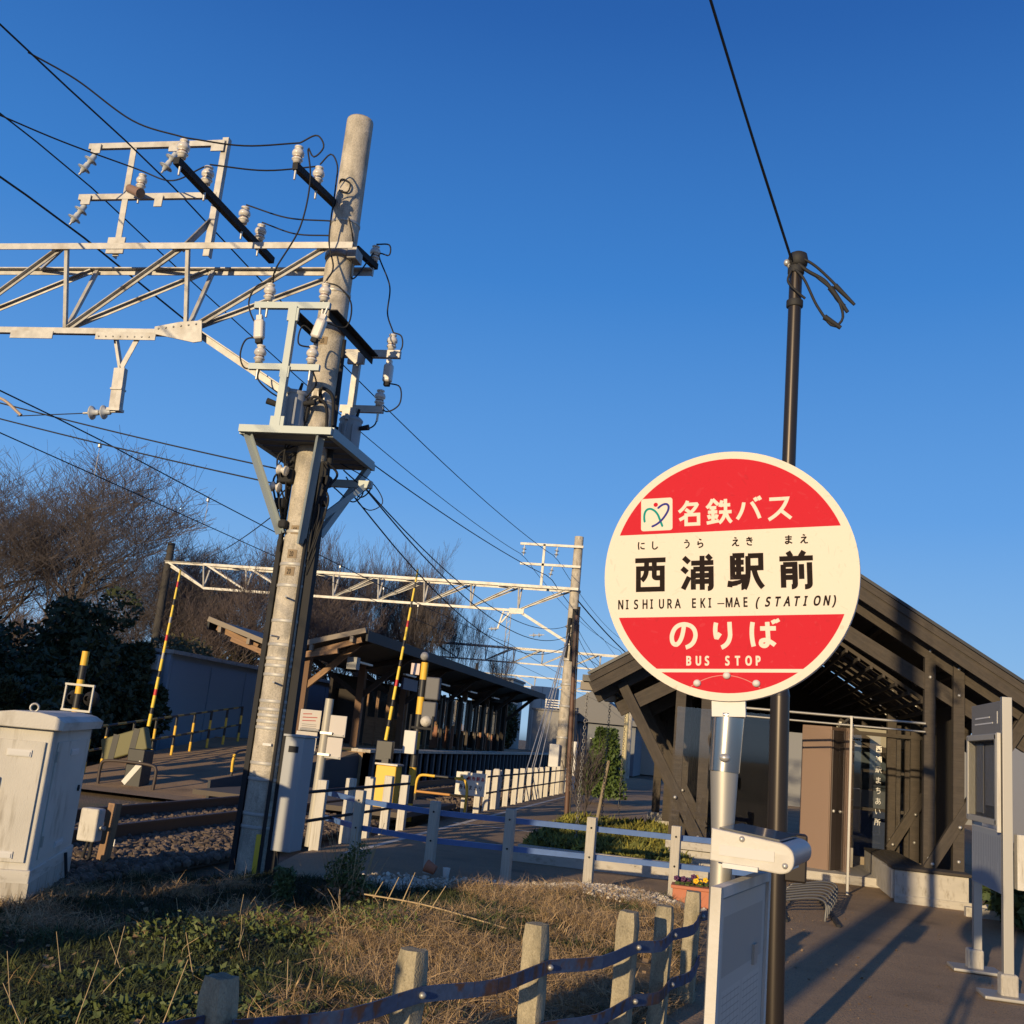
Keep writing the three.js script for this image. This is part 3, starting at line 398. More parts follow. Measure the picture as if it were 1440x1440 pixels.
{ // near gantry over the track
  const g = thing('catenary_gantry', 'near galvanised lattice gantry reaching left over the track from the big pole', 'catenary gantry', [-8, 0, -9.8]);
  const xs = [-6.05, -7.57, -9.1, -10.63, -12.16, -13.4];
  truss(g, xs, -9.55, -10.15, -9.8, 6.56, 5.64, -4.1, () => 1, .058);
  wpart('gusset', [(() => { const s = new THREE.Shape([V(-6.4, 5.685, 0), V(-6.1, 5.745, 0), V(-5.84, 5.765, 0), V(-5.8, 5.52, 0), V(-5.9, 5.505, 0), V(-6.4, 5.6, 0)].map((v) => new THREE.Vector2(v.x, v.y))); const e = new THREE.ExtrudeGeometry(s, { depth: .015, bevelEnabled: false }); e.translate(0, 0, -9.745); return fin(e); })()], M.galv, g);
  wpart('knee_brace', lbar(V(-5.86, 5.62, -9.78), V(-4.55, 4.86, -9.78), .08, .012), M.galv, g);
  wpart('pole_clamp', [box(.34, .1, .1, -4.4, 4.9, -9.7)], M.galv, g);
  wpart('splice_plate', [box(.55, .09, .012, -7.95, 5.57, -9.74), box(.75, .09, .012, -6.75, 5.57, -9.74)], M.galv, g);
  wpart('gusset_bolt', [0, 1, 2, 3, 4, 5].map((k) => sph(.012, -6.35 + k * .09, 5.66 + k * .012, -9.725, 1, 6)).concat([0, 1, 2, 3, 4, 5, 6, 7].map((k) => sph(.01, -7.08 + k * .09, 5.56, -9.73, 1, 6))), M.bolt, g);
  // frame on top
  wpart('frame_post', [lbar(V(-7.09, 6.56, -9.8), V(-7.12, 8.02, -9.8), .075, .012, 1, 1, V(0, 0, 1)), box(.22, .2, .02, -7.09, 6.68, -9.74)], M.galv, g); wpart('frame_post', [lbar(V(-5.95, 6.56, -9.8), V(-5.95, 8.06, -9.8), .075, .012, -1, 1, V(0, 0, 1)), lbar(V(-6.15, 6.56, -9.6), V(-5.97, 7.0, -9.78), .07, .012)], M.galv, g);
  wpart('frame_bar', [beam(V(-7.72, 7.99, -9.78), V(-5.93, 7.99, -9.78), .045, .07)], M.galv, g); wpart('frame_bar', [beam(V(-7.72, 7.32, -9.78), V(-5.95, 7.32, -9.78), .045, .07)], M.galv, g);
  for (const [a, b, c, d] of [[.16, .14, -6.02, 7.94], [.12, .12, -7.6, 7.94], [.12, .12, -7.6, 7.27], [.12, .12, -6.58, 7.94], [.1, .14, -6.65, 7.24]]) wpart('frame_plate', box(a, b, .015, c, d, -9.74), M.galv, g);
  stringIns(g, V(-7.6, 7.92, -9.78), V(-7.76, 7.6, -9.74)); stringIns(g, V(-6.54, 7.92, -9.78), V(-6.68, 7.6, -9.74)); stringIns(g, V(-7.6, 7.26, -9.78), V(-7.75, 6.95, -9.74));
  insulator(g, -6.9, 7.38, -9.72, 1.1); wpart('dead_end_cap', [cyl(V(-7.0, 7.36, -9.66), V(-6.8, 7.26, -9.6), .05, .06, 12)], M.porcelainBrown, g);
  // long arm that carries four insulators, along the track
  wpart('insulator_arm', [beam(V(-5.52, 6.82, -8.25), V(-5.36, 6.72, -10.2), .065, .075)], M.dark, g);
  for (const z of [-8.3, -8.75, -9.5, -9.86]) insulator(g, -5.5 + (z + 8.3) * -.08, 6.87 + (z + 8.3) * .05, z, 1.15);
  // pull-off arm under the bottom chord
  wpart('pull_off_bracket', [lbar(V(-6.93, 5.6, -9.8), V(-6.78, 5.18, -9.8), .06, .01), lbar(V(-6.6, 5.6, -9.8), V(-6.76, 5.18, -9.8), .06, .01), lbar(V(-6.8, 5.2, -9.8), V(-6.76, 4.72, -9.78), .07, .012, -1), lbar(V(-6.74, 5.2, -9.8), V(-6.7, 4.72, -9.78), .07, .012, 1), box(.14, .02, .1, -6.75, 4.95, -9.79), box(.16, .03, .1, -6.74, 4.71, -9.79)], M.galv, g);
  stringIns(g, V(-6.72, 4.69, -9.78), V(-7.12, 4.66, -9.78));
  wpart('steady_wire', cyl(V(-7.1, 4.66, -9.78), V(-7.95, 4.6, -9.78), .006, .006, 5), M.wire, g); wpart('steady_arm', tube([V(-7.9, 4.61, -9.78), V(-8.2, 4.8, -9.78), V(-8.6, 4.85, -9.78)], .018, 12, 6), mat(.4, .3, .22, .5), g);
  // far leg beyond the track
  wpart('far_leg', [cyl(V(-13.6, -.2, -9.85), V(-13.6, 7.8, -9.85), .18, .15, 20)], M.pole, g);
  // straight leads from the arm to the pole
  for (const [z0, x1, y1, z1] of [[-8.3, PX - .2, 7.36, PZ + .97], [-8.75, PX - .17, 7.38, PZ + .5], [-9.5, PX - .14, 6.95, PZ + .1], [-9.86, PX - .14, 6.8, PZ + .05]]) { const a = V(-5.5 + (z0 + 8.3) * -.08, 7.1 + (z0 + 8.3) * .05, z0), b = V(x1, y1, z1), m = a.clone().lerp(b, .5); m.y -= .06; wpart('lead_wire', tube([a, m, b], .009, 14, 5), M.wire, g); }
  wpart('lead_wire', tube([V(-7.8, 7.44, -8.2), V(-7.4, 7.5, -8.9), V(-6.92, 7.6, -9.66), V(-6.5, 7.42, -9.6), V(-5.5, 7.06, -8.75)], .009, 30, 5), M.wire, g);
  wpart('lead_wire', tube([V(-6.71, 7.46, -7.4), V(-6.4, 7.38, -7.7), V(-5.95, 7.16, -8.1), V(-5.5, 7.1, -8.3)], .009, 24, 5), M.wire, g);
}
function farGantry(z, xL, xR, label, detail) {
  const g = thing('catenary_gantry', label, 'catenary gantry', [xR, 0, z]);
  wpart('pole', [cyl(V(xR, -.2, z), V(xR, 8.38, z), .2, .15, 18)], M.pole, g); wpart('pole', [cyl(V(xL, -.2, z), V(xL, 7.3, z), .17, .13, 16)], mat(.05, .045, .04, .9), g);
  const xs = []; for (let x = xR - 1.86; x > xL + 1; x -= 1.65) xs.push(x);
  truss(g, xs, z + .25, z - .3, z, 6.56, 5.74, xR + .15, (i) => i < 5 ? 1 : -1, .07);
  wpart('left_chord', [lbar(V(xL, 6.56, z + .25), V(xs[xs.length - 1], 6.56, z + .25), .08, .012), beam(V(xL, 6.5, z), V(xs[xs.length - 1] , 5.74, z), .06, .06)], M.galv, g);
  wpart('knee_brace', [beam(V(xR - 1.86, 5.74, z), V(xR, 4.75, z), .07, .09)], M.galv, g);
  wpart('gusset', box(.5, .18, .03, xR - 1.9, 5.72, z + .06), M.galv, g);
  if (!detail) return g;
  wpart('frame_bar', [beam(V(xR - 1.95, 8.0, z + .2), V(xR + .2, 8.0, z + .2), .06, .08)], M.galv, g); wpart('frame_bar', [beam(V(xR - 1.9, 7.32, z + .2), V(xR + .15, 7.32, z + .2), .06, .08)], M.galv, g); wpart('frame_post', [beam(V(xR - 1.12, 6.56, z + .2), V(xR - 1.12, 8.02, z + .2), .08, .06, V(0, 0, 1))], M.galv, g);
  stringIns(g, V(xR - 1.8, 7.95, z + .2), V(xR - 1.82, 7.6, z + .2)); stringIns(g, V(xR - .68, 7.95, z + .2), V(xR - .7, 7.6, z + .2)); stringIns(g, V(xR - .78, 7.28, z + .2), V(xR - .85, 6.92, z + .2));
  wpart('pull_off_bracket', [beam(V(xR - 2.35, 5.7, z), V(xR - 2.5, 5.1, z), .05, .05), beam(V(xR - 2.1, 5.7, z), V(xR - 2.4, 5.3, z), .05, .05)], M.galv, g);
  stringIns(g, V(xR - 2.45, 5.1, z), V(xR - 2.8, 5.06, z)); stringIns(g, V(xR - .9, 5.0, z), V(xR - 1.4, 4.95, z));
  for (const y of [1.7, 2.7, 3.4, 4.2, 4.7, 5.3]) wpart('steel_band', lathe([[.2, 0], [.215, .01], [.215, .06], [.2, .07]], 16).translate(xR, y, z), M.galv, g);
  wpart('cable_bundle', [cyl(V(xR + .2, .8, z + .1), V(xR + .2, 6, z + .1), .05, .05, 8), cyl(V(xR + .1, 4.2, z + .2), V(xR + .1, 5.9, z + .2), .07, .09, 8), cyl(V(xR - .1, 4.3, z + .2), V(xR - .05, 5.6, z + .2), .04, .06, 8)], M.dark, g);
  const bx = wpart('meter_box', [rbox(.32, .72, .2, .02, xR - .18, 1.15, z + .3)], M.white2, g); wpart('meter_box', [rbox(.26, 1.5, .2, .02, xR + .42, .9, z + .4)], M.white2, g);
  return g;
}
farGantry(-33.7, -19.9, -4.95, 'second lattice gantry with concrete pole behind the white fence', true);
farGantry(-58, -21, -4.9, 'third lattice gantry seen over the canopy roof', false);
farGantry(-84, -20, -4.9, 'farthest small gantry beyond the end of the canopy', false);

// ------------------------------------------------------------------ wires
function wire(label, pts, r = .011, sag = 0, group) {
  const all = [];
  for (let i = 0; i < pts.length - 1; i++) for (let k = 0; k < 12; k++) { const t = k / 12, a = pts[i], b = pts[i + 1]; all.push(V(a[0] + (b[0] - a[0]) * t, a[1] + (b[1] - a[1]) * t - sag * 4 * t * (1 - t), a[2] + (b[2] - a[2]) * t)); }
  all.push(V(...pts[pts.length - 1]));
  return one('overhead_wire', tube(all, r * .75, all.length * 2, 5), M.wire, label, 'wire', group);
}
const clampOn = (o, pts) => pts.forEach(([a, b]) => part('splice_sleeve', cyl(V(...a), V(...b), .024, .03, 8), M.wire, o));
wire('black feeder wire hung from upper left insulator of the near gantry frame', [[-8.4, 7.6, 14], [-7.76, 7.58, -9.74], [-6.77, 7.58, -33.5], [-6.7, 7.5, -58], [-6.7, 7.5, -84]], .012, .3);
wire('black feeder wire hung from upper right insulator of the near gantry frame', [[-7.0, 7.6, 14], [-6.68, 7.58, -9.74], [-5.65, 7.58, -33.5], [-5.6, 7.5, -58], [-5.6, 7.5, -84]], .013, .3);
wire('thick black feeder wire hung from lower left insulator of gantry frame', [[-8.4, 7.0, 14], [-7.75, 6.93, -9.74], [-5.8, 6.9, -33.5], [-5.7, 6.9, -58], [-5.7, 6.9, -84]], .017, .32);
{
  const mw = wire('horizontal messenger wire of the catenary with droppers, above the track', [[-7.1, 4.62, 10], [-7.05, 4.44, -9.8], [-7.0, 4.62, -33.7], [-7, 4.62, -58], [-7, 4.6, -84]], .011, .12);
  for (let k = 0; k < 7; k++) { const z = -7.5 - k * 2.6; part('dropper', cyl(V(-7.06, 4.36, z), V(-7.06, 4.02, z), .004, .004, 4), M.galv, mw); part('dropper_clip', rbox(.03, .05, .05, .01, -7.06, 4.38, z), M.bolt, mw); }
  wire('contact wire running below the messenger wire over the track', [[-7.1, 4.05, 10], [-7.05, 4.03, -9.8], [-7.0, 4.1, -33.7], [-7, 4.1, -58], [-7, 4.1, -84]], .009, .02);
}
wire('upper of two thin span cables left of the transformer platform', [[-13.5, 6.0, -9.9], [-4.55, 4.08, -9.7]], .011, .12);
wire('lower of two thin span cables left of the transformer platform', [[-13.5, 5.75, -9.9], [-4.6, 3.92, -9.66]], .011, .1);
wire('thin cable from the pole to the leftmost far gantry pole', [[-4.5, 3.72, -9.7], [-19.8, 7.0, -33.6]], .009, .5);
wire('upper thin black service cable from transformer platform to second gantry pole', [[-4.05, 4.2, -10.5], [-4.85, 5.45, -33.5], [-4.7, 5.4, -58]], .011, .75);
wire('middle black service cable sagging from transformer platform to second gantry pole', [[-4.0, 4.15, -10.5], [-4.8, 5.15, -33.5], [-4.7, 5.1, -58]], .012, .85);
wire('lowest black service cable sagging deeply from transformer platform', [[-4.1, 4.05, -10.4], [-4.85, 4.85, -33.5], [-4.7, 4.9, -58]], .012, 1.0);
wire('thick black cable beyond the second gantry pole towards the shelter roof', [[-4.8, 6.2, -33.6], [-2.2, 5.2, -60]], .03, .5);
wire('pair member of thin wires beyond the second gantry pole, upper', [[-4.8, 4.6, -33.6], [-2.6, 4.6, -60]], .014, .3);
wire('pair member of thin wires beyond the second gantry pole, lower', [[-4.8, 4.3, -33.6], [-2.8, 4.2, -60]], .014, .3);

// ------------------------------------------------------------------ lettering: each character as pen strokes on a 100 x 100 field
const GL = {
  '西': 'M4 12L96 12M14 34L86 34L86 90L14 90ZM39 12L38 40Q37 56 24 66M62 12L62 54Q62 60 70 60L80 60', '浦': 'M10 8L26 22M5 36L20 48M8 92L26 60M32 24L97 24M64 5L64 95M78 4L90 16M38 40L90 40L90 84Q90 92 80 92M38 40L38 94M38 57L90 57M38 73L90 73',
  '駅': 'M12 8L46 8M12 8L12 64L46 64Q46 92 36 92M12 26L44 26M12 44L44 44M29 8L29 64M6 74L3 90M16 74L18 87M25 73L28 84M34 71L38 80M56 10L92 10L92 42L56 42M56 10L56 46Q56 78 44 95M72 42Q78 74 97 93', '前': 'M28 3L36 16M72 3L62 17M4 21L96 21M14 36L14 95M14 36L46 36L46 86Q46 93 36 93M14 53L46 53M14 69L46 69M64 36L64 74M86 32L86 86Q86 94 72 94',
  '名': 'M42 4Q34 28 8 46M38 18L80 18Q64 52 10 76M34 36L52 50M36 58L84 58L84 94L36 94Z', '鉄': 'M26 3Q20 22 3 36M26 4L48 26M14 36L40 36M8 52L44 52M27 36L27 88M10 62L16 78M43 62L37 78M3 93L49 86M62 10L54 34M57 28L93 28M50 54L98 54M75 5L75 46Q72 78 50 95M76 54Q82 80 97 94',
  'バ': 'M32 22Q28 56 6 84M60 22Q78 48 90 84M72 6L80 20M86 2L94 16', 'ス': 'M14 16L80 16Q64 64 10 92M52 56L92 90', 'に': 'M18 10Q8 52 20 92M44 28L86 26M42 60Q40 88 88 84', 'し': 'M28 8L26 66Q28 96 56 92Q72 88 84 68', 'う': 'M36 8L64 16M22 38Q76 20 78 52Q76 84 38 96', 'ら': 'M38 6L64 16M28 28L24 66Q50 44 68 50Q84 60 76 78Q64 94 32 94',
  'え': 'M40 5L64 14M22 36L76 32L16 92Q44 56 54 66Q58 92 66 92L92 90', 'き': 'M18 24L80 18M16 44L86 38M42 5L74 66M30 64Q20 94 78 90', 'ま': 'M14 24L86 24M18 46L82 46M52 5L52 74Q48 94 30 92Q12 86 20 74Q40 62 88 90', 'の': 'M52 20Q46 74 26 84Q8 84 10 54Q18 14 54 14Q92 18 92 54Q88 86 58 94', 'り': 'M27 10Q20 40 28 64L40 46M72 8L74 52Q72 84 44 95',
  'ば': 'M14 10Q6 52 16 92M38 32L90 32M62 10L64 72Q62 92 48 90Q36 86 42 74Q58 64 86 88M80 4L86 16M92 1L98 12', 'ち': 'M14 24L82 22M44 5L28 58Q48 42 66 44Q88 52 80 74Q70 92 36 94', 'あ': 'M16 22L84 20M42 5Q40 60 50 84M74 36Q60 82 30 92Q12 88 16 70Q28 46 62 46Q92 52 88 74Q80 90 62 94', 'い': 'M16 16Q14 62 28 82L40 66M70 22Q84 40 88 66',
  '所': 'M6 8L48 8M12 24L44 24L44 50L12 50M12 24Q12 76 2 95M86 6Q72 14 56 18M56 18L56 50Q56 80 44 95M56 42L98 42M78 42L78 96',
};
function glyph(c, ch, x, y, w, h, lw, sk = 0) {   // draws one character in the box x, y, w, h
  c.save(); c.translate(x, y); c.lineWidth = lw; c.lineCap = 'butt'; c.lineJoin = 'miter'; c.miterLimit = 1.8; c.beginPath();
  const t = GL[ch].match(/[MLQZ]|-?[\d.]+/g); let i = 0; const X = () => t[i++] / 100 * w, Y = () => t[i++] / 100 * h;
  while (i < t.length) { const k = t[i++]; if (k === 'M') c.moveTo(X(), Y()); else if (k === 'L') c.lineTo(X(), Y()); else if (k === 'Q') c.quadraticCurveTo(X(), Y(), X(), Y()); else c.closePath(); }
  c.stroke(); c.restore();
}
function canvasTex(w, h, draw) { const cv = document.createElement('canvas'); cv.width = w; cv.height = h; draw(cv.getContext('2d'), w, h); const t = new THREE.CanvasTexture(cv); t.colorSpace = THREE.SRGBColorSpace; t.anisotropy = 8; return t; }
const face = (w, h, x = 0, y = 0, z = 0, ry = 0) => { const g = new THREE.PlaneGeometry(w, h); if (ry) g.rotateY(ry); g.translate(x, y, z); return fin(g); };

// ------------------------------------------------------------------ bus stop sign
{
  const S = 1024, K = S / 365;                    // canvas pixels per unit of the 365 wide disc
  const tx = canvasTex(S, S, (c) => {
    const red = '#d2313f', white = '#efe8da', ink = '#2a2321';
    c.fillStyle = white; c.fillRect(0, 0, S, S);
    c.save(); c.beginPath(); c.arc(S / 2, S / 2, 171.5 * K, 0, 7); c.clip(); c.fillStyle = red; c.fillRect(0, 0, S, 120 * K); c.fillRect(0, 245 * K, S, 75 * K); c.fillRect(0, 325 * K, S, 60 * K); c.restore();
    c.fillStyle = white; c.beginPath(); c.roundRect(55.5 * K, 65 * K, 48 * K, 50 * K, 4 * K); c.fill();
    c.lineCap = 'round'; c.lineWidth = 3.2 * K;    // the company emblem: two crossing curves and a dot
    c.strokeStyle = '#1f9a94'; c.beginPath(); c.moveTo(61 * K, 100 * K); c.bezierCurveTo(57 * K, 76 * K, 74 * K, 76 * K, 82 * K, 92 * K); c.lineTo(88 * K, 108 * K); c.stroke();
    c.strokeStyle = '#3b3f93'; c.beginPath(); c.moveTo(82 * K, 80 * K); c.bezierCurveTo(94 * K, 69 * K, 103 * K, 76 * K, 94 * K, 90 * K); c.bezierCurveTo(88 * K, 100 * K, 80 * K, 106 * K, 73 * K, 108 * K); c.stroke();
    c.fillStyle = '#cf2437'; c.beginPath(); c.arc(78 * K, 75 * K, 3.3 * K, 0, 7); c.fill();
    c.strokeStyle = white; [...'名鉄バス'].forEach((h, i) => glyph(c, h, (110 + i * 43.2) * K, 70 * K, 38.5 * K, 40 * K, 5.2 * K));
    c.strokeStyle = ink; [['に', 50], ['し', 70], ['う', 118], ['ら', 138], ['え', 189], ['き', 209], ['ま', 264], ['え', 285]].forEach(([h, x]) => glyph(c, h, x * K, 130 * K, 13 * K, 14 * K, 1.9 * K));
    [...'西浦駅前'].forEach((h, i) => glyph(c, h, (45 + i * 70) * K, 153 * K, 50 * K, 56 * K, 7.4 * K));
    c.fillStyle = ink; c.textBaseline = 'alphabetic';
    const line = (s, x, y, f, sp, it) => { c.font = f; let px = x * K; for (const ch of s) { c.save(); c.translate(px, y * K); if (it) c.transform(1, 0, -.2, 1, 0, 0); c.scale(.74, 1); c.fillText(ch, 0, 0); c.strokeText(ch, 0, 0); c.restore(); px += sp * K; } };
    const f = `${18 * K}px sans-serif`; c.lineWidth = 1.05 * K; c.strokeStyle = ink; line('NISHIURA', 20.5, 232, f, 12.35); line('EKI', 131, 232, f, 12.2); line('MAE', 179.5, 232, f, 12.6); c.fillRect(168.5 * K, 226.2 * K, 10 * K, 1.4 * K); c.lineWidth = 1.4 * K; line('(STATION)', 222, 232, f, 13.1, true);
    c.strokeStyle = white; [...'のりば'].forEach((h, i) => glyph(c, h, (98 + i * 57) * K, 250 * K, 42 * K, 42 * K, 6.4 * K));
    c.fillStyle = white; c.lineWidth = .5 * K; line('BUS', 122, 315, `bold ${18.5 * K}px sans-serif`, 13.6); line('STOP', 178, 315, `bold ${18.5 * K}px sans-serif`, 14);
    c.strokeStyle = '#dd9a92'; c.lineWidth = 1 * K; c.beginPath(); c.moveTo(128 * K, 346 * K); c.quadraticCurveTo(178 * K, 312 * K, 226 * K, 346 * K); c.stroke();
    const q = rng(19); for (let k = 0; k < 900; k++) { c.fillStyle = `rgba(${q() < .5 ? '70,55,40' : '235,225,210'},${.02 + .05 * q()})`; c.beginPath(); c.ellipse(q() * S, q() * S, 1 + 26 * q() * q(), 1 + 9 * q() * q(), q() * 6, 0, 7); c.fill(); } c.lineWidth = 1.2; for (let k = 0; k < 26; k++) { c.strokeStyle = `rgba(120,90,70,${.08 + .12 * q()})`; const x = q() * S, y = q() * S; c.beginPath(); c.moveTo(x, y); c.lineTo(x + 60 * (q() - .5), y + 60 * (q() - .5)); c.stroke(); }
  });
  const s = thing('bus_stop_sign', 'round red and white bus stop sign on a steel post with timetable board', 'bus stop sign', [.0, 0, -2.42]);
  const d = new THREE.Group(); d.name = 'disc'; d.position.set(.0, 2.015, .02); d.rotation.set(0, R(-10), R(3.7)); s.add(d);
  const rim = new THREE.CylinderGeometry(.292, .292, .022, 96); rim.rotateX(Math.PI / 2); part('disc_plate', fin(rim), M.white2, d);
  const fg = new THREE.CircleGeometry(.2915, 96); fg.translate(0, 0, .0125); part('printed_face', fin(fg), new THREE.MeshPhysicalMaterial({ map: tx, color: new THREE.Color().setRGB(.80, .76, .73), roughness: 1, specularIntensity: .25 }), d);
  for (const [x, y] of [[-.07, -.252], [-.003, -.235], [.062, -.252]]) part('bolt', [sph(.009, x, y, .014, .9, 12)], M.white2, d);
  part('neck_plate', [box(.075, .05, .014, -.002, -.3, -.003)], M.white2, d);
  part('post_sleeve', [cyl(V(.018, 1.695, -.01), V(.015, 1.57, -.01), .036, .0335, 28), lathe([[.036, 1.69], [.0375, 1.692], [.0375, 1.698], [.034, 1.7]], 28).translate(.018, 0, -.01)], M.steel, s);
  part('sleeve_bolt', [sph(.012, .014, 1.6, .026, .8, 12)], M.bolt, s);
  part('post', [cyl(V(.015, 1.57, -.01), V(.018, 1.42, -.01), .031, .024, 28), cyl(V(.018, 1.42, -.01), V(.03, 0, -.01), .024, .024, 16)], M.steelMat, s);
  part('foot', [lathe([[.0, 0], [.16, 0], [.16, .05], [.05, .1], [.03, .12]], 20).translate(.03, 0, -.01)], M.concrete, s);
  // light unit with a dark panel on top
  const u = new THREE.Group(); u.name = 'light_unit'; u.position.set(.075, 1.425, .22); u.rotation.y = R(-13); s.add(u);
  const sh = new THREE.Shape(); sh.moveTo(-.08, -.026); sh.lineTo(.052, -.034); sh.quadraticCurveTo(.08, -.034, .08, -.008); sh.quadraticCurveTo(.08, .014, .055, .019); sh.lineTo(-.08, .031); sh.closePath();
  const cap = new THREE.ExtrudeGeometry(sh, { depth: .012, bevelEnabled: true, bevelSize: .003, bevelThickness: .003, bevelSegments: 2, curveSegments: 10 }); cap.translate(0, 0, -.012); part('end_cap', fin(cap), M.cream, u);
  const body = new THREE.ExtrudeGeometry(sh, { depth: .25, bevelEnabled: false, curveSegments: 10 }); body.scale(.96, .96, 1); body.translate(0, 0, -.268); part('housing', fin(body), mat(.30, .31, .33, .45, { metalness: .5 }), u);  // grey metal, darkened to put the shade of this side into its colour
  part('solar_panel', [beam(V(-.074, .034, -.14), V(.048, .0235, -.14), .22, .004)], new THREE.MeshPhysicalMaterial({ color: new THREE.Color().setRGB(.03, .033, .045), roughness: .3, clearcoat: .7 }), u);
  part('screw', [sph(.006, -.02, .02, .004, 1, 8), sph(.006, .066, -.02, .004, 1, 8)], M.bolt, u); part('label_strip', [box(.11, .02, .002, -.01, -.006, .0042)], mat(.55, .53, .5, .6), u);
  part('light_bar', [box(.13, .008, .2, -.01, -.036, -.14), box(.07, .009, .012, -.02, -.034, .006)], M.white2, u);
  // timetable board in the plane of the light, seen edge on
  const b = new THREE.Group(); b.name = 'timetable_board'; b.position.set(.07, 0, .09); b.rotation.y = R(-14.5); s.add(b);
  part('frame', [box(.02, .92, .02, 0, .9, .235), box(.02, .92, .02, 0, .9, -.195), box(.02, .02, .41, 0, 1.35, .02), box(.02, .02, .41, 0, .45, .02)], M.cream, b); part('backing', box(.01, .88, .41, -.002, .9, .02), mat(.30, .295, .28, .6), b);
  const pt = canvasTex(512, 1024, (c) => { c.fillStyle = '#b5b0a6'; c.fillRect(0, 0, 512, 1024); c.fillStyle = '#a19c93'; c.fillRect(30, 40, 452, 130); for (let k = 0; k < 3; k++) for (let i = 0; i < 2; i++) { const x = 40 + i * 225, y = 200 + k * 265; c.fillStyle = '#bdb8ae'; c.fillRect(x, y, 200, 240); c.strokeStyle = '#8d8880'; c.lineWidth = 2; for (let j = 0; j < 14; j++) { c.beginPath(); c.moveTo(x + 6, y + 14 + j * 16); c.lineTo(x + 194, y + 14 + j * 16); c.stroke(); } for (let j = 0; j < 5; j++) { c.beginPath(); c.moveTo(x + 20 + j * 40, y + 8); c.lineTo(x + 20 + j * 40, y + 232); c.stroke(); } } });
  const pg = new THREE.PlaneGeometry(.39, .87); pg.rotateY(Math.PI / 2); pg.translate(.0045, .9, .02); part('timetable_sheet', fin(pg), matT(pt, .5), b);
  for (const y of [1.2, .6]) part('clamp', box(.06, .04, .03, -.02, y, -.08), M.steelMat, b);
}
{ // black steel pole with a floodlight
  const p = thing('steel_pole', 'slim black steel pole carrying a service cable, behind the bus stop sign', 'pole', [.37, 0, -6.27]);
  part('lower_tube', [cyl(V(.0, 0, 0), V(-.035, 1.98, 0), .057, .055, 24)], M.bronze, p); part('collar', [cyl(V(-.035, 1.98, 0), V(-.036, 2.06, 0), .057, .042, 24)], M.bronze, p);
  part('upper_tube', [cyl(V(-.036, 2.06, 0), V(-.04, 4.74, 0), .042, .04, 24)], M.bronze, p); part('cap', [lathe([[.04, 4.7], [.058, 4.71], [.064, 4.75], [.056, 4.785], [.03, 4.8], [0, 4.805]], 16).translate(-.03, 0, 0)], M.black, p);
  for (const y of [4.42, 4.65]) part('clamp', lathe([[.042, y], [.052, y + .005], [.052, y + .045], [.042, y + .05]], 16).translate(-.04, 0, 0), M.black, p);
  part('cable_grip', [sph(.02, -.1, 4.72, .02, 1.2), cyl(V(-.1, 4.72, .02), V(-.05, 4.66, 0), .015)], M.bolt, p);
  part('cable_loop', [tube([V(-.08, 4.76, .03), V(.02, 4.66, .04), V(.14, 4.58, .04), V(.22, 4.46, .03), V(.26, 4.42, .03)], .012, 20), tube([V(-.08, 4.7, .03), V(.0, 4.6, .06), V(.1, 4.4, .05), V(.2, 4.28, .04), V(.25, 4.33, .04), V(.2, 4.5, .04), V(.08, 4.62, .04)], .009, 36), cyl(V(.14, 4.34, .045), V(.24, 4.27, .04), .02, .014, 8), cyl(V(.17, 4.54, .04), V(.28, 4.38, .03), .02, .012, 8), cyl(V(.2, 4.56, .03), V(.32, 4.43, .03), .018, .01, 8), tube([V(-.06, 4.77, .04), V(.06, 4.7, .04), V(.16, 4.61, .03), V(.24, 4.52, .03)], .009, 20), tube([V(-.07, 4.66, .04), V(-.09, 4.58, .05), V(-.03, 4.5, .06), V(.02, 4.46, .05)], .008, 16)], M.wire, p);
  part('floodlight', [(() => { const g = new THREE.SphereGeometry(.11, 20, 12, 0, 6.3, 0, 1.7); g.scale(1, .8, 1.2); g.translate(-.17, 3.33, .02); return fin(g); })(), cyl(V(-.17, 3.3, .0), V(-.04, 3.28, 0), .02)], mat(.14, .15, .16, .45), p);
  part('control_box', [rbox(.13, .26, .12, .012, .08, 1.09, -.03)], M.bronze, p); part('base_plate', [box(.24, .02, .24, 0, .01, 0)], M.bronze, p);
  one('service_cable', [tube([V(.3, 4.73, -6.25), V(-.02, 5.05, -5.2), V(-1.4, 6.5, -.5), V(-2.83, 8, 4)], .0065, 60, 6), tube([V(.31, 4.71, -6.24), V(.145, 4.885, -5.72), V(-.02, 5.062, -5.2), V(-1.4, 6.51, -.5), V(-2.83, 8, 4)], .005, 60, 6)], M.wire, 'twisted black service cable rising from the top of slim black pole', 'cable');
  const r = thing('street_utility_pole', 'concrete street pole behind the viewpoint that holds the service cable', 'utility pole', [-3.0, 0, 4]);
  part('shaft', [cyl(V(0, 0, 0), V(0, 9, 0), .18, .14, 20)], M.pole, r); part('cross_arm', [box(1.2, .09, .09, 0, 8.1, .18)], M.galv, r);
}

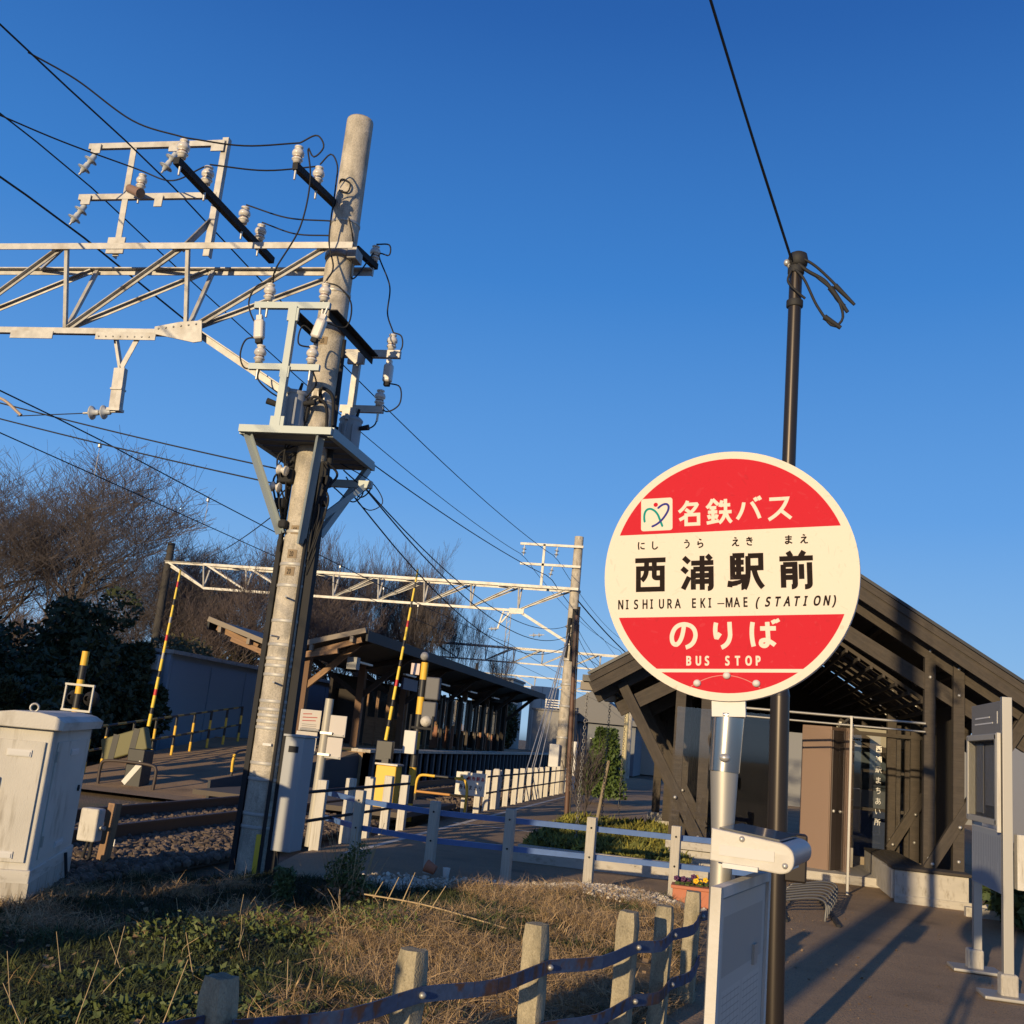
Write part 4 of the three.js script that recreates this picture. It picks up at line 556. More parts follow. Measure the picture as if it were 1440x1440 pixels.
// ------------------------------------------------------------------ fences
{ // low concrete posts with rusty flat rails, in front
  const f = thing('concrete_post_fence', 'low fence of mossy concrete posts with rusty flat blue rails', 'fence', [-1, 0, -5.5]);
  const mossy = M.concrete.clone(); mossy.color.setRGB(.72, .69, .57);
  const ps = [[-1.63, -3.57], [-1.2, -4.4], [-.81, -5.26], [-.45, -6.08], [-.28, -6.62], [-.13, -7.5]].map(([x, z]) => [x, z, .71]);
  const dirAt = (i) => { const a = ps[Math.max(0, i - 1)], b = ps[Math.min(ps.length - 1, i + 1)]; return Math.atan2(b[0] - a[0], -(b[1] - a[1])); };
  ps.forEach(([x, z, h], i) => { const hv = h + (hash(i, 7, 4) - .5) * .05, g0 = new THREE.BoxGeometry(.108, hv + .2, .102, 4, 14, 4); { const q = g0.attributes.position; for (let k = 0; k < q.count; k++) { const X = q.getX(k), Y = q.getY(k), Z = q.getZ(k), top = clamp((Y - hv / 2 - .07) / .03); const f = 1 - .14 * top - (Math.abs(X) > .05 && Math.abs(Z) > .047 ? .09 : 0); q.setX(k, X * f); q.setZ(k, Z * f); } } const uvp = g0.attributes.uv; for (let k = 0; k < uvp.count; k++) uvp.setXY(k, uvp.getX(k) * .11 + i * .37, uvp.getY(k) * hv + i * .21); jitter(g0, .006); g0.computeVertexNormals(); const g = fin(g0); g.translate(0, hv / 2 - .1, 0); g.rotateY(-dirAt(i) + .1); g.rotateZ((hash(i, 3, 9) - .5) * .05); g.translate(x + 1, 0, z + 5.5); part('post', g, mossy, f); });
  for (const y of [.545, .27]) {
    for (let i = 0; i < ps.length; i++) {
      const a = ps[i], b = ps[i + 1] || [-.02, -8.2]; if (i === ps.length - 1 && y < .3) continue;
      const off = (q, k) => { const d = dirAt(k); return V(q[0] + 1 + Math.cos(d) * .074, y, q[1] + 5.5 + Math.sin(d) * .074); };
      const A = off(a, i), B = off(b, Math.min(i + 1, 5)), m = A.clone().lerp(B, .5), dd = dirAt(i); m.x += .035 * Math.cos(dd); m.y -= .022; m.z += .03 * Math.sin(dd);
      const pts = new THREE.CatmullRomCurve3([A, A.clone().lerp(m, .2), m, B.clone().lerp(m, .2), B]).getPoints(10), seg = [];
      for (let k = 0; k < 10; k++) seg.push(beam(pts[k], pts[k + 1].clone().add(pts[k + 1].clone().sub(pts[k]).multiplyScalar(.04)), .008, .062));
      part('rail', seg, M.rust, f); part('rail_bolt', [sph(.016, A.x + .01 * Math.cos(dd), A.y, A.z + .008, .9, 8)], M.steelMat, f);
    }
  }
  part('rail', [beam(V(-.66, .55, 1.98), V(-1.3, .52, 3.2), .008, .062), beam(V(-.66, .27, 1.98), V(-1.3, .25, 3.2), .008, .062)], M.rust, f);
}
{ // white concrete posts with blue pipe rails across the view
  const f = thing('blue_rail_fence', 'pale concrete post fence with two blue rails between the road and grass', 'fence', [-2, 0, -12.2]);
  const ps = [[-4.95, -13.1], [-4.22, -12.35], [-3.16, -11.92], [-2.29, -12.04], [-1.37, -12.2], [-.42, -12.32], [.55, -12.5]];
  ps.forEach(([x, z], i) => { if (!i) return; const g = part('post', [rbox(.105, .95, .1, .008, 0, .32, 0)], M.paleStone, f); g.position.set(x + 2, 0, z + 12.2); g.rotation.y = -.12; for (const y of [.36, .68]) part('bolt', sph(.012, x + 2, y, z + 12.2 + .054, 1, 8), M.dark, f); });
  for (const y of [.355, .665]) for (let i = 0; i < ps.length - 1; i++) part('rail', [beam(V(ps[i][0] + 2, y, ps[i][1] + 12.2 - .06), V(ps[i + 1][0] + 2, y, ps[i + 1][1] + 12.2 - .06), .045, .06)], M.blue, f);
}
{ // long white fence beside the track
  const f = thing('white_post_fence', 'long fence of white concrete posts with thin dark rails along the track', 'fence', [-4.87, 0, -12.7]);
  const zs = [-12.7, -13.75, -14.65, -15.5, -16.35]; for (let z = -20.6; z > -36; z -= 1.02) zs.push(z);
  for (const z of zs) { const o = part('post', [rbox(.125, 1.05, .105, .008, 0, .32, 0)], M.cream, f); o.position.set((hash(Math.round(z * 10), 3, 1) - .5) * .04, 0, z + 12.7); o.rotation.y = (hash(Math.round(z * 10), 5, 1) - .5) * .2; }
  for (const y of [.38, .72]) { part('rail', cyl(V(.07, y, .6), V(.07, y, -3.65), .02, .02, 6), M.dark, f); part('rail', cyl(V(.07, y, -7.6), V(.07, y, -23.2), .02, .02, 6), M.dark, f); }
  const st = part('post', [rbox(.17, .95, .14, .05, .03, .4, -10.6)], M.cream, f, 'thicker round topped white post');
  const y = thing('guard_rail', 'small yellow and black guard rail beside the fence opening', 'guard rail', [-5.15, 0, -19.9]);
  part('yellow_hoop', [tube([V(-.55, 0, 0), V(-.55, .6, 0), V(-.5, .7, 0), V(-.2, .72, 0)], .028, 20), tube([V(.45, 0, -.02), V(.45, .6, 0), V(.38, .71, 0), V(.2, .72, 0)], .028, 20)], M.yellow, y); part('black_section', [cyl(V(-.2, .72, 0), V(.2, .72, 0), .029), cyl(V(-.55, .2, 0), V(-.55, .36, 0), .031)], M.blackPaint, y); part('cross_bar', [cyl(V(-.55, .4, 0), V(.45, .4, 0), .024)], mat(.5, .24, .06, .6), y);
  const w = thing('warning_board', 'small white warning board with a yellow triangle on the white fence', 'sign', [-4.72, .62, -20.35], .1);
  part('board', rbox(.62, .44, .015, .006, 0, 0, 0), M.white2, w);
  part('print', face(.61, .43, 0, 0, .0085), matT(canvasTex(256, 180, (c) => { c.fillStyle = '#dcd5c8'; c.fillRect(0, 0, 256, 180); c.fillStyle = '#d8a916'; c.beginPath(); c.moveTo(45, 20); c.lineTo(75, 70); c.lineTo(15, 70); c.fill(); c.fillStyle = '#222'; c.fillRect(42, 36, 6, 20); c.strokeStyle = '#b3423a'; [...'前所駅あ'].forEach((h, i) => glyph(c, h, 92 + i * 38, 28, 30, 34, 5)); c.strokeStyle = '#3a3a40'; [...'所前まえり'].forEach((h, i) => glyph(c, h, 30 + i * 40, 98, 32, 38, 5)); }), .7), w);
}
// ------------------------------------------------------------------ trackside furniture
{
  const c = thing('signal_cabinet', 'big white painted metal cabinet on a plinth at the left edge', 'cabinet', [-4.85, 0, -7.05], Math.atan2(.65, 1.5));
  // local: x runs along the lit face to the left (-x), z along the shaded side (-z)
  part('plinth', [box(.46, .3, 1.6, -.22, .08, -.79)], M.paleStone, c); part('skirt', [rbox(.45, .1, 1.6, .012, -.215, .27, -.79)], M.cream, c);
  part('body', [rbox(.42, 1.06, 1.56, .02, -.215, .83, -.79)], M.cream, c);
  const lid = (() => { const s = new THREE.Shape([[-.47, 0], [.05, 0], [.06, .05], [.0, .085], [-.12, .105], [-.3, .105], [-.43, .085], [-.48, .05]].map(([x, y]) => new THREE.Vector2(x, y))); const e = new THREE.ExtrudeGeometry(s, { depth: 1.68, bevelEnabled: true, bevelSize: .008, bevelThickness: .008, bevelSegments: 2 }); e.translate(0, 1.33, -1.63); return fin(e); })(); part('lid', lid, M.cream, c);
  part('lifting_eye', [(() => { const g = new THREE.TorusGeometry(.03, .009, 8, 16); g.translate(-.22, 1.47, -.2); return fin(g); })()], M.steelMat, c);
  part('door_panel', [rbox(.34, .86, .012, .004, -.22, .8, .0)], M.cream, c); part('door_panel', [rbox(.012, .86, 1.2, .004, .0, .8, -.79)], M.cream, c);
  for (const y of [1.14, .42]) { part('louvre', [box(.17, .05, .012, -.22, y, .008), box(.15, .03, .014, -.22, y - .004, .012)], M.white2, c); part('louvre', [box(.012, .05, .3, .008, y, -.85), box(.014, .02, .28, .012, y, -.85)], M.white2, c); }
  part('handle', [rbox(.03, .12, .03, .008, -.34, .9, .02)], M.dark, c); for (const y of [.5, 1.12]) part('hinge', [cyl(V(.008, y - .04, -.2), V(.008, y + .04, -.2), .012, .012, 8)], M.steelMat, c); part('lock', [cyl(V(.0, .82, -1.3), V(.02, .82, -1.3), .025, .025, 12)], M.dark, c); part('ground_cable', [tube([V(.02, .3, -1.2), V(.05, .15, -1.2), V(.08, -.05, -1.25)], .014, 12)], M.dark, c);
  const c2 = thing('added_shade_hut', 'unseen cream hut added left of the verge to shade it and the road', 'hut', [-5.28, 0, -3.1]); part('wall', [rbox(1.0, 2.5, 1.1, .02, 0, 1.25, 0)], M.cream, c2); part('plinth', [box(1.04, .14, 1.16, 0, .05, 0)], M.concrete, c2); part('roof', [box(1.06, .1, 1.2, 0, 2.55, 0)], M.roofGrey, c2); part('door', [box(.7, 1.8, .03, .05, 1.05, .56)], M.boxGrey, c2);  // hut added out of view so its shadow crosses verge and road
}
{
  const m = thing('meter_box', 'small white box on a leaning wooden stake beside the cabinet', 'junction box', [-5.68, 0, -9.25]);
  part('box', [rbox(.19, .3, .13, .02, -.06, .42, .1)], M.cream, m); part('stake', [beam(V(.05, -.1, 0), V(.07, .62, -.04), .09, .09, V(0, 0, 1))], M.orangeWood, m); part('cable', [tube([V(-.06, .28, .1), V(-.08, .12, .12), V(-.1, -.02, .1)], .016, 12), tube([V(-.02, .28, .1), V(-.03, .12, .1), V(-.08, -.02, .16)], .016, 12)], M.dark, m); part('gland', [cyl(V(.03, .4, .1), V(.09, .4, .1), .02)], M.steelMat, m);
  const n = thing('distance_marker', 'tiny white marker plate with a black figure nine beside the rail', 'marker', [-5.95, 0, -9.9]); part('plate', [box(.075, .1, .01, 0, .16, 0), box(.02, .15, .02, 0, .06, -.01)], M.white2, n); part('figure', face(.07, .095, 0, .16, .0062), matT(canvasTex(64, 88, (c) => { c.fillStyle = '#e6e0d4'; c.fillRect(0, 0, 64, 88); c.fillStyle = '#111'; c.font = 'bold 74px sans-serif'; c.fillText('9', 10, 72); }), .8), n);
}
{ // near crossing barrier, raised
  const g = thing('crossing_gate', 'raised yellow barrier pole on a yellow machine beside the white fence', 'crossing gate', [-5.5, 0, -17.4]);
  part('machine', [rbox(.36, .85, .34, .02, 0, .5, 0)], M.yellow, g); part('machine_top', [box(.4, .03, .38, 0, .945, 0)], M.galv, g); part('door_hinge', [box(.02, .1, .04, -.19, .75, .1), box(.02, .1, .04, -.19, .35, .1)], M.dark, g); part('foot', [box(.42, .1, .4, 0, .05, 0)], M.concrete, g);
  const a = V(-.12, 1.34, .0), b = V(.1, 4.35, 0), n = 26; for (let k = 0; k < n; k++) { const p0 = a.clone().lerp(b, k / n), p1 = a.clone().lerp(b, (k + 1) / n), c = k % 9 === 8 ? M.red : k % 3 === 2 ? M.blackPaint : M.yellowPaint; part(c === M.red ? 'red_band' : c === M.blackPaint ? 'black_band' : 'yellow_band', cyl(p0, p1, .032 - k * .0006, .0315 - k * .0006, 8), c, g); }
  part('counterweight', [rbox(.3, .34, .12, .02, -.12, 1.16, -.02), box(.12, .12, .2, -.06, .98, 0)], M.blackPaint, g);
  const s = thing('crossing_signal', 'yellow and black crossing signal post with lamps and a white box', 'crossing signal', [-5.22, 0, -17.9]);
  const ps = new THREE.Group(); ps.name = 'post'; s.add(ps); stripedPost(2.75, .065, 9, ps); 
  part('lamp_hood', [rbox(.26, .4, .14, .03, .2, 2.3, 0), rbox(.26, .34, .14, .03, .18, 1.9, 0)], mat(.10, .10, .11, .6), s); part('white_box', [rbox(.22, .4, .2, .015, -.08, 1.34, .06)], M.white2, s); part('bell', [sph(.11, .16, 1.72, .06, .9, 12)], M.cream, s); part('bracket', [box(.4, .04, .05, .1, 1.6, .05), box(.03, .4, .03, -.12, 1.62, .08), box(.03, .4, .03, .28, 1.62, .08)], M.dark, s); part('top_lamp', [sph(.08, -.02, 2.86, 0, 1, 10)], mat(.3, .3, .3, .5), s); part('side_plate', [box(.16, .2, .02, -.16, 2.62, .02)], mat(.62, .5, .46, .7), s);
}
{ // far crossing barrier and signal
  const g = thing('crossing_gate', 'raised yellow barrier pole on a striped machine across the track', 'crossing gate', [-10.55, 0, -17.9]);
  const a = V(.14, 1.15, 0), b = V(.26, 4.12, 0), n = 26; for (let k = 0; k < n; k++) { const p0 = a.clone().lerp(b, k / n), p1 = a.clone().lerp(b, (k + 1) / n), c = k % 9 === 5 ? M.red : k % 3 === 2 ? (k % 2 ? M.greyPanel : M.blackPaint) : M.yellowPaint; part(c === M.red ? 'red_band' : c === M.yellowPaint ? 'yellow_band' : 'grey_band', cyl(p0, p1, .036 - k * .0007, .035 - k * .0007, 8), c, g); }
  const w = part('counterweight', [rbox(.9, .42, .2, .03, 0, 0, 0)], mat(.13, .12, .05, .6), g); w.position.set(-.25, .78, 0); w.rotation.z = .35; part('stripe', [beam(V(-.3, -.21, .104), V(-.1, .21, .104), .12, .006, V(0, 0, 1)), beam(V(.12, -.21, .104), V(.32, .21, .104), .12, .006, V(0, 0, 1))], M.blackPaint, w);
  part('machine', [rbox(.34, .75, .34, .02, .08, .35, 0)], M.blackPaint, g); part('stripe', [beam(V(-.08, .1, .174), V(.22, .5, .174), .1, .006, V(0, 0, 1))], M.white2, g); part('guard_hoop', [tube([V(-.5, -.1, .3), V(-.5, .42, .3), V(-.45, .46, .3), V(.55, .46, .3), V(.6, .42, .3), V(.6, -.1, .3)], .03, 40)], mat(.05, .035, .03, .6), g);
  const s = thing('crossing_signal', 'yellow and black crossing signal post standing behind the white cabinet', 'crossing signal', [-11.98, 0, -17.9]);
  const ps = new THREE.Group(); ps.name = 'post'; s.add(ps); stripedPost(2.42, .07, 9, ps); part('lamp_frame', [box(.62, .04, .05, .05, 1.78, .06), box(.62, .04, .05, .05, 1.3, .06), box(.03, .5, .03, -.24, 1.54, .06), box(.03, .5, .03, .34, 1.54, .06)], mat(.5, .49, .46, .6), s); part('lamp_backing', [lathe([[.05, 0], [.13, .1], [.15, .2], [.14, .2], [.0, .02]], 16).rotateX(-1.57).translate(.22, 1.54, .05), lathe([[.05, 0], [.13, .1], [.15, .2], [.14, .2], [.0, .02]], 16).rotateX(-1.57).translate(-.14, 1.54, .05)], M.dark, s); part('switch_box', [rbox(.16, .5, .14, .01, .12, 1.0, .02)], mat(.42, .42, .42, .6), s); part('horn', [lathe([[.02, 0], [.1, .12], [.11, .13], [0, .04]], 14).rotateZ(-1.57).translate(.22, 1.16, .02)], mat(.4, .4, .4, .6), s);
}
{ // post with four small notice boards
  const p = thing('notice_post', 'grey steel post with two pairs of small white notice boards', 'sign', [-5.03, 0, -12.95]);
  part('post', [cyl(V(0, 0, 0), V(.02, 1.86, 0), .06, .055, 18)], mat(.40, .37, .31, .55, { metalness: .2 }), p);
  const pr = (n) => matT(canvasTex(128, 160, (c) => { c.fillStyle = '#cfc6ba'; c.fillRect(0, 0, 128, 160); c.strokeStyle = '#b3554a'; c.lineWidth = 7; for (let k = 0; k < 3; k++) { c.beginPath(); c.moveTo(14 + n * 3, 34 + k * 26); c.lineTo(70 + (k * 37 + n * 13) % 44, 28 + k * 26); c.stroke(); } c.strokeStyle = '#8b8378'; c.lineWidth = 4; for (let k = 0; k < 3; k++) { c.beginPath(); c.moveTo(14, 112 + k * 14); c.lineTo(108, 112 + k * 14); c.stroke(); } }), .7);
  for (const [x, y, ry, n] of [[-.2, 1.56, .45, 0], [-.22, 1.28, .45, 1], [.18, 1.52, -.2, 2], [.16, 1.24, -.2, 3]]) { const b = new THREE.Group(); b.name = numbered('notice_board'); b.position.set(x, y, .03); b.rotation.y = ry; p.add(b); part('panel', rbox(.27, .27, .014, .005, 0, 0, 0), n > 1 ? mat(.40, .38, .36, .6) : M.white2, b); part('print', face(.26, .26, 0, 0, .0076), n > 1 ? mat(.5, .46, .43, .7) : pr(n), b); part('clip', [box(.24, .025, .02, 0, -.115, .012)], M.galv, b); }
  for (const y of [1.42, 1.15]) part('clamp', box(.16, .03, .03, .055, y, .06), M.bolt, p);
}
{ // brown steel pole by the road and the guy wires
  const b = thing('brown_pole', 'thin rust brown steel pole standing in the road beyond the fence', 'pole', [-3.14, 0, -22.9]); part('shaft', [cyl(V(0, 0, 0), V(-.14, 4.4, 0), .052, .045, 14)], mat(.12, .065, .045, .6), b); part('pipe', [cyl(V(.07, .0, .0), V(-.07, 4.2, 0), .016, .016, 8), cyl(V(-.1, 3.2, .02), V(-.13, 4.3, .02), .04, .03, 8)], mat(.05, .035, .03, .6), b);
  const g = thing('guy_wires', 'bundle of four pale slanting guy wires beside the second gantry pole', 'guy wires', [-5, 0, -28.5]);
  [[-26.9, 2.9], [-27.8, 3.0], [-28.2, 3.05], [-29.3, 3.3]].forEach(([z, t]) => part('wire', cyl(V(0, 0, z + 28.5), V(.0, 5.2, -5.1), .014, .014, 5), mat(.5, .49, .46, .4, { metalness: .4 }), g));
}

// ------------------------------------------------------------------ waiting shelter with a gabled roof
{
  const CX = 1.3, Z0 = -14.8, Z1 = -24.4, HW = 3.15, RY = 4.5, SL = .62;
  const s = thing('waiting_shelter', 'dark timber waiting shelter with gabled black roof and exposed braces', 'shelter', [CX, 0, -15.2]);
  const yR = (x) => RY - SL * Math.abs(x - CX), w = (n, g, m, l) => wpart(n, g, m, s, l);
  const slope = (sx, za, zb, th, dy, x0 = 0, x1 = HW, m = M.roofBlack, n = 'roof') => { const L = Math.hypot(x1 - x0, SL * (x1 - x0)), g = new THREE.BoxGeometry(L, th, Math.abs(zb - za)); g.rotateZ(-sx * Math.atan(SL)); g.translate(CX + sx * (x0 + x1) / 2, RY + dy - SL * (x0 + x1) / 2, (za + zb) / 2); return w(n, fin(g), m); };
  for (const sx of [-1, 1]) {
    slope(sx, Z0, Z1, .05, .03); slope(sx, Z0 + .02, Z1, .03, -.06, 0, HW - .08, mat(.05, .042, .035, .9), 'roof_board');
    for (let k = 0; k < 26; k++) { const z = Z0 - .2 - k * .37; slope(sx, z, z - .045, .03, .068, .02, HW, M.roofBlack, 'roof_seam'); }
    const A = (x, dy) => V(CX + sx * x, RY + dy - SL * x, 0), zb = (a, z) => V(a.x, a.y, z);
    w('barge_board', [beam(zb(A(0, -.03), Z0 + .035), zb(A(HW, -.03), Z0 + .035), .04, .09)], M.wood); w('barge_board', [beam(zb(A(0, -.17), Z0), zb(A(HW - .03, -.17), Z0), .06, .17)], M.wood);
    w('verge_flashing', [beam(zb(A(0, .06), Z0 + .03), zb(A(HW + .03, .06), Z0 + .03), .06, .04)], M.roofBlack);
    w('gutter', [box(.12, .09, Z0 - Z1, CX + sx * (HW + .05), RY - SL * HW - .02, (Z0 + Z1) / 2)], M.roofBlack);
    if (sx < 0) for (const z of [-14.95, -18.2, -21.4]) w('gutter_head', [rbox(.2, .12, .16, .01, CX - HW - .04, RY - SL * HW - .13, z)], mat(.2, .17, .14, .6));
    for (const z of [-15.2, -18.4, -21.6, -24]) {
      w('rafter', [beam(zb(A(0, -.28), z), zb(A(HW - .05, -.28), z), .12, .2)], M.wood); w('lower_rafter', [beam(zb(A(.1, -.78), z), zb(A(2.75, -.66), z), .1, .2)], M.wood);
      for (const x of [1.5, 1.86]) {
        const X = CX + sx * x; w('post', [box(.14, yR(X) - .2, .13, X, (yR(X) - .2) / 2, z + (x < 1.7 ? .0 : .06))], M.wood);
        w('post_bolt', [0, 1, 2].map((k) => sph(.024, X, [yR(X) - .26, yR(X) - .62, .56][k], z + .07 + (x < 1.7 ? 0 : .06), 1, 8)), M.bolt);
      }
      const b0 = V(CX + sx * 1.48, .42, z + .1), b1 = V(CX + sx * 2.72, yR(CX + 2.72) - .3, z + .1);
      w('brace', [beam(b0, b1, .09, .14)], M.wood); w('brace', [beam(b0.clone().add(V(sx * .05, 0, -.22)), b1.clone().add(V(sx * .05, .06, -.22)), .09, .14)], M.wood);
      w('brace_bolt', [sph(.024, CX + sx * 1.86, 1.0, z + .2, 1, 8), sph(.024, CX + sx * 1.52, .5, z + .2, 1, 8)], M.bolt);
    }
    for (const [x, z] of [[2.55, -22.9], [2.2, -20.4]]) { w('side_post', [box(.16, yR(CX + x) - .3, .16, CX + sx * x, (yR(CX + x) - .3) / 2, z)], M.wood); w('footing', [rbox(.32, .36, .32, .02, CX + sx * x, .16, z)], M.paleStone); }
    w('purlin', [1.0, 2.0, 2.9].map((x) => beam(zb(A(x, -.14), Z0 - .1), zb(A(x, -.14), Z1 + .1), .09, .1)), M.wood);
    // lattice ceiling under the rafters
    for (let k = 0; k < 9; k++) w('lattice_slat', [beam(V(CX + sx * (.25 + k * .17), RY - .98 - SL * (.25 + k * .17), -15.4), V(CX + sx * (.25 + k * .17), RY - .98 - SL * (.25 + k * .17), -24), .035, .05)], mat(.06, .048, .038, .85));
    for (let k = 0; k < 14; k++) w('lattice_slat', [beam(V(CX + sx * .2, RY - .92 - SL * .2, -15.5 - k * .6), V(CX + sx * 1.65, RY - .92 - SL * 1.65, -15.5 - k * .6), .035, .05)], mat(.06, .048, .038, .85));
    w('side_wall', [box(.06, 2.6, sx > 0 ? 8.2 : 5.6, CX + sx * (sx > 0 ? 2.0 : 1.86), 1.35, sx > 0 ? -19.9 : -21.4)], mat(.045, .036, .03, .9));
  }
  w('ridge_cap', [box(.28, .04, Z0 - Z1 + .06, CX, RY + .085, (Z0 + Z1) / 2)], M.roofBlack); w('ridge_beam', [box(.12, .24, Z0 - Z1 - .2, CX, RY - .32, (Z0 + Z1) / 2)], M.wood);
  // floor, glass front and side screen
  w('floor', [rbox(3.6, .13, 8.2, .015, CX, .065, -20.3)], M.paleStone);
  w('glass_pane', box(.012, 2.15, 3.3, 1.78, 1.15, -16.6), M.glass); w('screen_frame', [box(.028, 2.32, .04, 1.75, 1.16, -14.92), box(.04, 2.25, .04, 1.97, 1.25, -18.3), beam(V(1.75, 2.3, -14.92), V(1.97, 2.3, -18.3), .035, .04)], M.steelMat);
  w('top_rail', [cyl(V(-.1, 2.31, -15.0), V(2.72, 2.31, -15.0), .018, .018, 8)], M.steelMat); w('top_rail', [cyl(V(-.1, 2.2, -15.02), V(2.72, 2.2, -15.02), .014, .014, 8)], M.steelMat);
  w('screen_post', [box(.04, 2.32, .04, .73, 1.16, -15.02)], M.steelMat);
  w('glass_pane', box(1.45, 2.0, .012, 2.72, 1.2, -18.35), M.glass); w('glass_pane', box(1.3, 2.1, .012, .05, 1.2, -15.03), M.glass);
  w('sill', [box(1.5, .12, .12, 2.72, .19, -18.3)], mat(.42, .33, .22, .7)); w('head_rail', [box(1.5, .06, .06, 2.72, 2.22, -18.3)], M.wood);
  for (const x of [2.9, 3.08, 3.4]) w('mullion', [box(.11, 2.2, .1, x, 1.3, -18.45)], M.wood);
  w('inner_brace', [beam(V(2.0, 2.4, -18.9), V(3.0, 1.8, -18.9), .1, .14)], M.wood); w('tie_rail', [box(1.5, .05, .05, 2.72, 1.62, -18.5), box(1.5, .05, .05, 2.72, 1.0, -18.5)], mat(.06, .05, .04, .8));
  w('reflection_panel', [box(1.2, .34, .03, 2.65, 1.12, -19.6)], mat(.10, .115, .13, .6)); w('reflection_panel', [box(1.2, .8, .03, 2.65, .54, -19.6)], mat(.02, .04, .1, .6)); w('reflection_panel', [box(1.2, .72, .03, 2.65, 1.66, -19.62)], mat(.016, .03, .04, .6)); w('reflection_panel', [box(1.2, .3, .03, 2.65, 2.2, -19.64)], mat(.28, .26, .21, .7));  // added panels whose colours imitate surroundings reflected in the glass
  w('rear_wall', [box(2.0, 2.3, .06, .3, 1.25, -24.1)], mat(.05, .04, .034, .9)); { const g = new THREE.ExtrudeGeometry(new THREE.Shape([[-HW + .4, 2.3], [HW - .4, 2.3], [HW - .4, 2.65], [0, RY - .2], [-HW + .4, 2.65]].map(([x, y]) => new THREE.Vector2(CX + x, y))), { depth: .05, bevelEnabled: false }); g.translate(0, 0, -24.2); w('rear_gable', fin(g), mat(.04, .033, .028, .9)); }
  w('plank_wall', [0, 1, 2, 3, 4, 5, 6, 7, 8].map((k) => box(.2, .17, .05, 2.02, .5 + k * .185, -17.6)), M.wood); w('plank_base', [box(.22, .36, .08, 2.02, .24, -17.58)], M.paleStone);
  const txt = canvasTex(128, 1024, (c) => { c.clearRect(0, 0, 128, 1024); c.strokeStyle = '#f2efe8'; [...'西浦駅まちあい所'].forEach((h, i) => glyph(c, h, 24, 14 + i * 126, 78, 84, 8)); });
  const tp = new THREE.PlaneGeometry(.17, 1.36); tp.translate(2.6, 1.38, -18.335); part('lettering', fin(tp).translate(-CX, 0, 15.2), new THREE.MeshStandardMaterial({ map: txt, transparent: true, alphaTest: .35, roughness: .6 }), s);
  // rain chains
  for (const [z, n] of [[-14.95, 44], [-18.2, 44], [-21.4, 44]]) {
    const c = thing('rain_chain', ['rain chain at the front corner of the shelter eave', 'rain chain halfway along the left shelter eave', 'farthest rain chain on the left shelter eave'][[-14.95, -18.2, -21.4].indexOf(z)], 'rain chain', [CX - HW - .04, .1, z], 0);
    const g = new THREE.TorusGeometry(.019, .0045, 5, 10); g.scale(1, 1.5, 1); const lg = fin(g);
    for (let k = 0; k < n; k++) { const o = part('link', lg, mat(.2, .19, .18, .45, { metalness: .7 }), c); o.position.y = 2.2 - k * .047; o.rotation.y = k % 2 ? 1.57 : 0; }
  }
}
{ // benches and locker
  const b = thing('corner_bench', 'stone faced bench with weathered plank seat at right front of shelter', 'bench', [2.3, 0, -14.75]);
  part('stone_face', rbox(.9, .32, .05, .006, .46, .24, 0), M.paleStone, b); part('kerb', rbox(1.3, .1, .07, .006, .66, .05, .015), M.paleStone, b); for (let k = 0; k < 3; k++) part('stone_face', rbox(.05, .36, .95, .006, .0 + k * .02, .22, -.5 - k * .97), M.paleStone, b);
  for (let k = 0; k < 4; k++) part('seat_plank', rbox(.96 - k * .0, .035, .11, .006, .46, .425, .0 - k * .118), M.wood, b);
  for (let k = 0; k < 4; k++) part('seat_plank', rbox(.11, .035, 2.5, .006, .07 + k * .118, .42, -1.75), M.wood, b);
  const l = thing('stone_bench', 'plain pale stone bench at the left front of the shelter behind blue rails', 'bench', [-.15, 0, -14.7]); part('seat_slab', rbox(.98, .1, .5, .008, 0, .4, -.2), M.paleStone, l); part('base', rbox(.9, .34, .42, .008, 0, .17, -.2), M.paleStone, l); part('front_strip', rbox(.98, .1, .03, .004, 0, .17, .04), M.paleStone, l);
  const k = thing('locker', 'tall plain brown metal locker standing in front of the shelter', 'locker', [1.46, .0, -16.7], R(-30)); part('body', rbox(.48, 2.2, .56, .012, 0, 1.12, -.28), M.brown, k); part('door', rbox(.46, 2.1, .02, .006, 0, 1.12, .008), M.brown, k); part('side_door', rbox(.02, 2.1, .5, .006, .248, 1.12, -.28), mat(.06, .045, .04, .5), k); part('slot_plate', rbox(.012, .5, .13, .003, .26, 1.72, -.3), mat(.03, .028, .026, .4), k); part('latch', sph(.025, .265, .98, -.08, 1, 10), M.bolt, k); part('plinth', rbox(.5, .06, .58, .01, 0, .03, -.28), M.dark, k);
}
